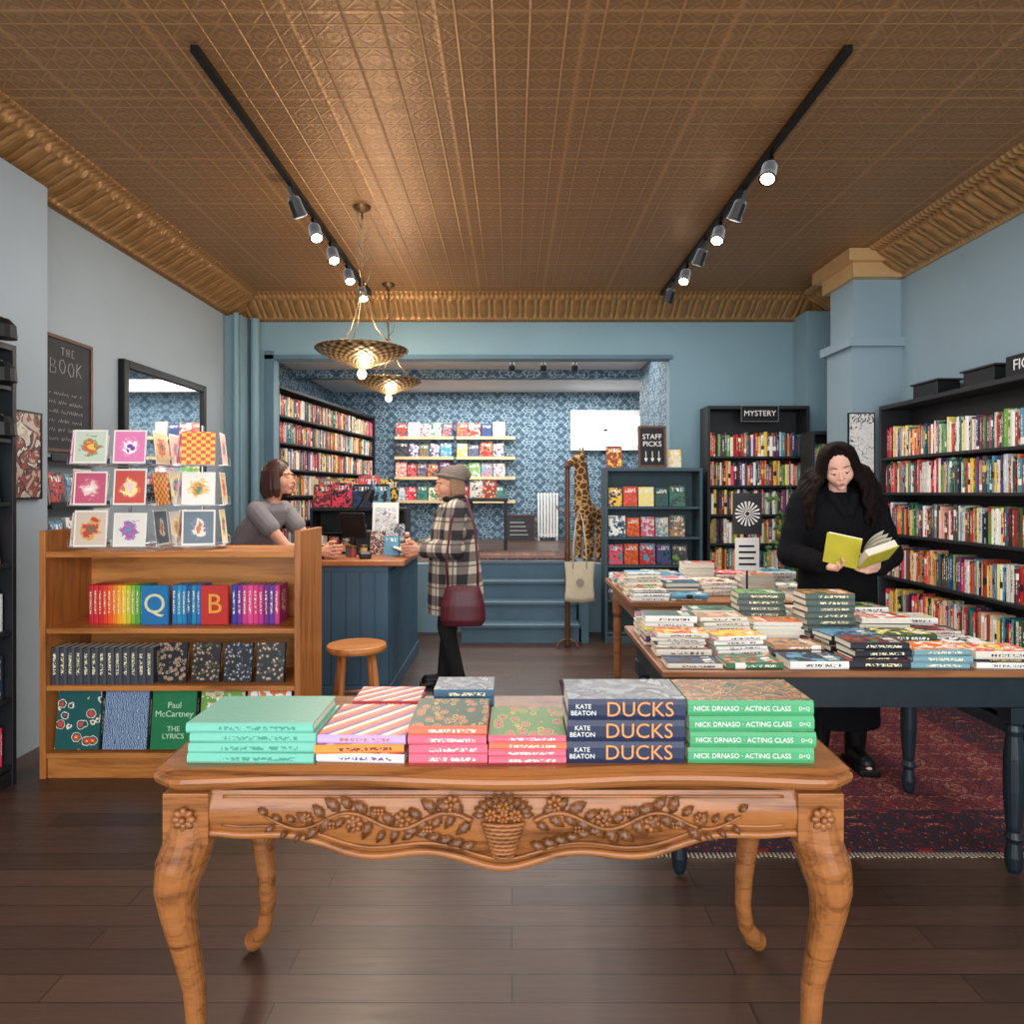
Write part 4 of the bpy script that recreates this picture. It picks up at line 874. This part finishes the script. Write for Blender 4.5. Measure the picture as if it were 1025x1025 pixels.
def legs_clothes(body,J,tm,r,shoe='shoe'):
    b=MB()
    for s in 'LR': b.chain([J['H'+s],J['K'+s],tuple(Vector(J['A'+s])+Vector((0,0,.02)))],r)
    b.ell((J['P'][0],J['P'][1],.87),(.158,.122,.09)); blob('trousers',b,tm,.008,body,3)
    for s in 'LR':
        a=Vector(J['A'+s]); blob(shoe,MB().chain([a+Vector((0,.005,.03)),a+Vector((0,.005,-.035)),a+Vector((0,-.13,-.040))],[.05,.05,.045]).box(a.x-.048,a.y-.185,0,a.x+.048,a.y+.06,.03),BLACK2,.006,body,2)
# ---- reader
J=J0(); J.update(EL=(.24,-.02,1.07),ER=(-.24,-.02,1.07),WL=(.09,-.26,1.035),WR=(-.13,-.24,1.035))
Mh=T_((-.012,-.04,1.512))@Rm(rad(-14),'Z')@Rm(rad(-8),'Y')@Rm(rad(27),'X')
b=MB(); limbs_body(b,J); head(b,Mh,True)
hand(b,(.085,-.265,1.035),(-.55,-.55,.1),(-.1,.35,1),(-.3,-.5,.5),.38); hand(b,(-.125,-.25,1.035),(.25,-.7,.1),(.2,.3,1),(.75,-.2,.5),.38)
rd=blob('person',b,SKIN2,.0042,None,7,loc=(1.67,3.5,0.0125),rot=(0,0,rad(-6)),label='person with long dark hair in black coat reading yellow book',cat='person')
face(rd,Mh,lip=(182,96,94),brow=(44,34,32),down=True)
COAT=NT('black_wool_coat',1.0,0,C(22,22,25),.08); COAT.bump(COAT.noise(COAT.co(),180,3),.9,.008); COAT=COAT.m
b=MB(); b.loft([(0,.02,.2,.21,.155),(0,.02,.7,.2,.15),(0,.01,.95,.19,.145),(0,.01,1.08,.182,.14),(0,.005,1.2,.188,.138),(0,.01,1.3,.178,.12),(0,.012,1.36,.12,.09),(0,.014,1.385,.075,.07)])
for s in 'LR': sleeve(b,J,s,(.074,.066,.05))
b.chain([(-.07,.0,1.385),(-.05,-.075,1.36),(-.01,-.12,1.28)],[.024,.026,.02]); b.chain([(.07,.0,1.385),(.05,-.075,1.36),(.02,-.12,1.28)],[.024,.026,.02]); b.chain([(-.07,.0,1.39),(0,.08,1.40),(.07,.0,1.39)],[.024,.03,.024])
blob('coat',b,COAT,.006,rd,3)
legs_clothes(rd,J,BLACK2,[.09,.066,.052])
HAIR=NT('dark_wavy_hair',.8,0,C(24,16,15),.08); HAIR.bump(HAIR.noise(HAIR.map(HAIR.co(),(1,1,.15)),150,2),.5,.004); HAIR=HAIR.m
def long_hair(Mh,a0,n,L,r0=.010,seed=3,wave=.012,ctr=(0,.01)):
    b=MB(); b.ell((0,.022,.034),(.080,.092,.088),0,Mh,18,12); rr_=random.Random(seed)
    for i in range(n):
        a=rad(a0+(360-2*a0)*i/(n-1)); dx,dy=math.sin(a),-math.cos(a)
        q=[Mh@Vector(v) for v in [(dx*.012,-.01+.02*(i%2),.121),(dx*.045,dy*.045-.002,.112),(dx*.072,dy*.074+.006,.085),(dx*.086,dy*.086+.012,.04),(dx*.097,dy*.094+.014,-.02)]]
        e=q[-1]; LL=L*rr_.uniform(.8,1.05); ph=rr_.uniform(0,6); cd=Vector((e.x-ctr[0],e.y-ctr[1],0)).normalized()
        m=10
        for k in range(1,m+1):
            z=e.z-LL*k/m; u=k/m; rr=.10+.062*math.sin(pi*u*.7)+wave*math.sin(ph+k*1.25); sd=Vector((-cd.y,cd.x,0))*wave*.8*math.cos(ph+k*1.1)
            q.append(Vector((ctr[0]+cd.x*rr*1.18,ctr[1]+cd.y*rr*1.0,z))+sd)
        b.chain([tuple(v) for v in q],[r0]*4+[r0*1.1]*4+[r0*1.05]*4+[r0*.9]*2+[r0*.6])
    return b
blob('hair',long_hair(Mh,50,84,.27,.0125,3,.010),HAIR,.0045,rd,2)
ob=thing('book',(1.585,3.13,1.045),rad(-12),'open book with yellow cover held by the standing reader','book')
YEL=plain('yellow_cover',C(206,198,66),.5)
ML=Rm(rad(32),'X')@Rm(rad(-22),'Z')
mk('cover',MB().box(-.15,-.003,0,-.003,0,.165,0,ML),YEL,ob)
mk('pages',MB().box(-.144,.0005,.004,-.005,.014,.161,0,ML),PAGES,ob)
MR=Rm(rad(64),'X')@Rm(rad(22),'Z')
mk('cover',MB().box(.003,-.003,0,.145,0,.165,0,MR),YEL,ob)
mk('pages',MB().box(.005,.0005,.002,.14,.03,.165,0,MR),PAGES,ob)
b=MB()
for k,a in enumerate((28,36,44)):
    Mq=Rm(rad(56-k*2),'X')@Rm(rad(a),'Z'); vs=[];fs=[]
    for i in range(7): 
        u=i/6; vs+=[(.005+.135*u,.012+.012*math.sin(pi*u),.004),(.005+.135*u,.012+.012*math.sin(pi*u),.163)]
    for i in range(6): fs.append((2*i,2*i+2,2*i+3,2*i+1))
    b.add(vs,fs,0,None,Mq)
mk('turning_pages',b,PAGES,ob,smooth=True)
# ---- customer
J=J0(); J.update(EL=(.215,-.01,1.06),ER=(-.215,-.03,1.06),WL=(.075,-.24,1.04),WR=(-.075,-.25,1.05),KL=(.085,-.06,.48),AL=(.08,.03,.085),AR=(-.08,-.06,.085))
Mh=T_((0,-.035,1.51))@Rm(rad(12),'Z')@Rm(rad(4),'X')@Matrix.Scale(1.06,4)
b=MB(); limbs_body(b,J); head(b,Mh); hand(b,J['WL'],(-.25,-1,-.12),(-1,0,.3),(0,-.2,1),.35); hand(b,J['WR'],(.25,-1,-.12),(1,0,.3),(0,-.2,1),.35)
cu=blob('person',b,SKIN,.0045,None,5,loc=(-.42,4.87,0),rot=(0,0,-pi/2+.16),label='person in a grey beanie and plaid jacket standing at the counter',cat='person'); cu.scale=(.955,.955,.955)
face(cu,Mh,brow=(110,84,66),smile=1)
def plaid():
    n=NT('plaid_wool',.95); x,y,z=n.sep(n.co()); u=n.ma('ADD',n.ma('MULTIPLY',x,.7),y)
    f=lambda v,p,w: n.ma('LESS_THAN',n.ma('FRACT',n.ma('DIVIDE',v,p)),w)
    a=f(u,.16,.45); c=f(z,.16,.45); k=n.ma('MULTIPLY',n.ma('ADD',a,c),.5)
    base=n.ramp(k,[(0,C(204,194,176)),(.4,C(122,113,106)),(.9,C(50,47,50))],'CONSTANT')
    l=n.ma('MAXIMUM',f(n.ma('ADD',u,.035),.16,.07),f(n.ma('ADD',z,.035),.16,.07))
    n.base(n.mix(n.ma('MULTIPLY',l,.8),base,C(72,66,66))); n.bump(n.noise(n.co(),120,2),.5,.005); return n.m
b=MB(); b.loft([(0,.02,.57,.225,.215),(0,.02,.7,.225,.21),(0,.015,.82,.222,.203),(0,.01,.95,.215,.192),(0,.01,1.08,.21,.182),(0,.005,1.2,.205,.168),(0,.01,1.3,.185,.135),(0,.012,1.37,.11,.09),(0,.014,1.4,.07,.065)])
for s in 'LR': sleeve(b,J,s,(.084,.078,.058),.85)
b.chain([(-.07,.01,1.385),(-.06,-.08,1.35),(-.02,-.14,1.27)],[.026,.028,.02]);b.chain([(.07,.01,1.385),(.06,-.08,1.35),(.02,-.14,1.27)],[.026,.028,.02]);b.chain([(-.07,.02,1.4),(0,.08,1.41),(.07,.02,1.4)],[.026,.03,.026])
blob('jacket',b,plaid(),.006,cu,3)
b=MB(); b.tube([(.075*math.cos(g),.01+.075*math.sin(g),1.412+.01*math.sin(3*g)) for g in [2*pi*k/24 for k in range(25)]],.024,10); blob('scarf',b,plain('black_scarf',C(28,27,30),.95),.006,cu,2)
legs_clothes(cu,J,plain('black_trousers',C(24,24,27),.9),[.092,.066,.054],'boot')
b=MB(); b.ell((0,.034,.066),(.088,.102,.078),0,Mh,18,12); b.ell((0,.09,.09),(.068,.066,.06),0,Mh); b.ell((0,.125,.07),(.05,.048,.045),0,Mh)
b.tube([Mh@Vector((.081*math.cos(g),.024+.098*math.sin(g),.058-.022*math.sin(g))) for g in [2*pi*k/28 for k in range(29)]],.012,8)
BEAN=NT('grey_knit',.95,0,C(126,112,104)); w=BEAN.nd('ShaderNodeTexWave',{'Vector':BEAN.co(),'Scale':60.0}); BEAN.bump(w.outputs[1],.7,.004); BEAN=BEAN.m
blob('beanie',b,BEAN,.005,cu,2)
b=MB()
for i in range(30):
    a=rad(78+204*i/29); dx,dy=math.sin(a),-math.cos(a); b.chain([tuple(Mh@Vector(v)) for v in [(dx*.076,dy*.088+.018,.04),(dx*.08,dy*.09+.02,-.02),(dx*.082,dy*.092+.02,-.06),(dx*.07,dy*.078+.02,-.09)]],[.009,.010,.010,.006])
blob('hair',b,plain('light_brown_hair',C(150,116,86),.6,0,.3,60),.0045,cu,1)
hb=thing('handbag',(-.33,4.585,.5),0,'maroon leather shoulder bag hanging at the hip','bag')
MAR=plain('maroon_leather',C(92,34,46),.4,0,.25,8,.2)
b=MB().loft([(0,0,0,.13,.04),(0,0,.04,.155,.055),(0,0,.14,.15,.052),(0,0,.23,.125,.035),(0,0,.27,.115,.022)],20); blob('body',b,MAR,.007,hb,4)
mk('strap',MB().tube([(-.1,0,.25),(-.11,.01,.45),(-.08,.03,.7),(-.04,.115,.85),(.02,.11,.845),(.08,.04,.65),(.1,.005,.4),(.1,0,.25)],.009,8),MAR,hb,smooth=True)
t=thing('book',(-.80,4.87,.985),rad(0),'small dark book held open at the counter by the customer','book')
mk('cover',MB().box(-.05,-.07,0,.06,.07,.004,0,Rm(rad(20),'Y')),BLACK2,t); mk('pages',MB().box(-.045,-.065,.0045,.055,.065,.014,0,Rm(rad(20),'Y')),PAGES,t)
# ---- clerk
J=J0(); J.update(P=(0,.02,.9),W=(0,-.03,1.0),C=(0,-.1,1.12),U=(0,-.17,1.22),N=(0,-.19,1.285),Hb=(0,-.215,1.35),SL=(.17,-.17,1.22),SR=(-.17,-.17,1.22),EL=(.19,-.37,.985),ER=(-.16,-.38,.985),WL=(.055,-.55,.955),WR=(-.045,-.56,.955))
Mh=T_((0,-.235,1.43))@Rm(rad(2),'Z')@Rm(rad(-4),'X')@Matrix.Scale(1.05,4)
b=MB(); limbs_body(b,J); head(b,Mh); hand(b,J['WL'],(-.45,-1,.0),(-1,.3,-.2),(0,0,1),.6); hand(b,J['WR'],(.45,-1,.0),(1,.3,-.2),(0,0,1),.45)
ck=blob('person',b,SKIN,.0045,None,5,loc=(-1.86,4.80,0),rot=(0,0,pi/2-.2),label='person with brown bob in a grey t-shirt leaning on the counter',cat='person'); ck.scale=(1.04,1.04,1.04)
face(ck,Mh,brow=(70,44,34),smile=1.5)
b=MB(); b.loft([(0,.03,.82,.165,.125),(0,.01,.93,.162,.128),(0,-.03,1.0,.162,.13),(0,-.1,1.12,.172,.135),(0,-.165,1.22,.155,.1),(0,-.185,1.27,.075,.065)])
for s in 'LR': 
    b.chain([J['S'+s],tuple(Vector(J['S'+s]).lerp(Vector(J['E'+s]),.3)),tuple(Vector(J['S'+s]).lerp(Vector(J['E'+s]),.45))],[.066,.064,.066]); b.cap(J['U'],J['S'+s],.066,.066)
blob('t_shirt',b,plain('heather_grey_jersey',C(128,124,128),.9,0,.1,90),.006,ck,3)
legs_clothes(ck,J,plain('denim',C(40,50,70),.9),[.088,.062,.05])
b=MB(); b.ell((0,.022,.036),(.083,.095,.088),0,Mh,18,12)
for i in range(50):
    a=rad(60+240*i/49); dx,dy=math.sin(a),-math.cos(a); j=R.uniform(.97,1.05); b.chain([tuple(Mh@Vector(v)) for v in [(dx*.02,dy*.02,.122),(dx*.058,dy*.06+.004,.103),(dx*.08,dy*.086+.012,.05),(dx*.09*j,dy*.095*j+.014,-.02),(dx*.094*j,dy*.1*j+.014,-.065),(dx*.084*j,dy*.09*j+.014,-.10-R.uniform(0,.02))]],[.009,.011,.011,.011,.010,.005])
blob('hair',b,plain('chestnut_hair',C(66,36,27),.5,0,.3,60),.0042,ck,1)
# ================================================================= SHELVED BOOKS
mk('shelved_books',STUFF,[SPINE,PAGES,ART],label='rows of assorted books filling shelves around the shop',cat='books',kind='stuff')
print('BOOKS',NB)
# ================================================================= LIGHTS
def area(name,loc,rot,sx,sy,e,col=(1,1,1)):
    L=bpy.data.lights.new(name,'AREA'); L.shape='RECTANGLE'; L.size=sx; L.size_y=sy; L.energy=e; L.color=col
    o=bpy.data.objects.new(name,L); COL.objects.link(o); o.location=loc; o.rotation_euler=rot; return o
area('storefront_daylight',(0.1,-1.55,1.75),(pi/2,0,0),5.4,2.8,225,(.96,.98,1))
area('back_room_light',(0,9.3,2.86),(0,0,0),3.5,1.2,110,(1,.98,.95))
area('passage_light',(0,7.5,2.88),(0,0,0),3,.6,34,(1,.97,.94))
area('ceiling_fill',(0.2,4.4,3.22),(0,0,0),3.8,3.5,95,(.98,.98,1))
w=bpy.data.worlds.new('world'); sc.world=w; w.use_nodes=True; w.node_tree.nodes['Background'].inputs[0].default_value=(.88,.93,1,1); w.node_tree.nodes['Background'].inputs[1].default_value=1.0
sc.view_settings.view_transform='Standard'
cam=bpy.data.cameras.new('camera'); co=bpy.data.objects.new('camera',cam); COL.objects.link(co)
co.location=(0,0,1.4); co.rotation_euler=(pi/2,0,0); cam.lens=24; cam.sensor_width=36; cam.shift_y=-.0198; cam.clip_start=.05; sc.camera=co
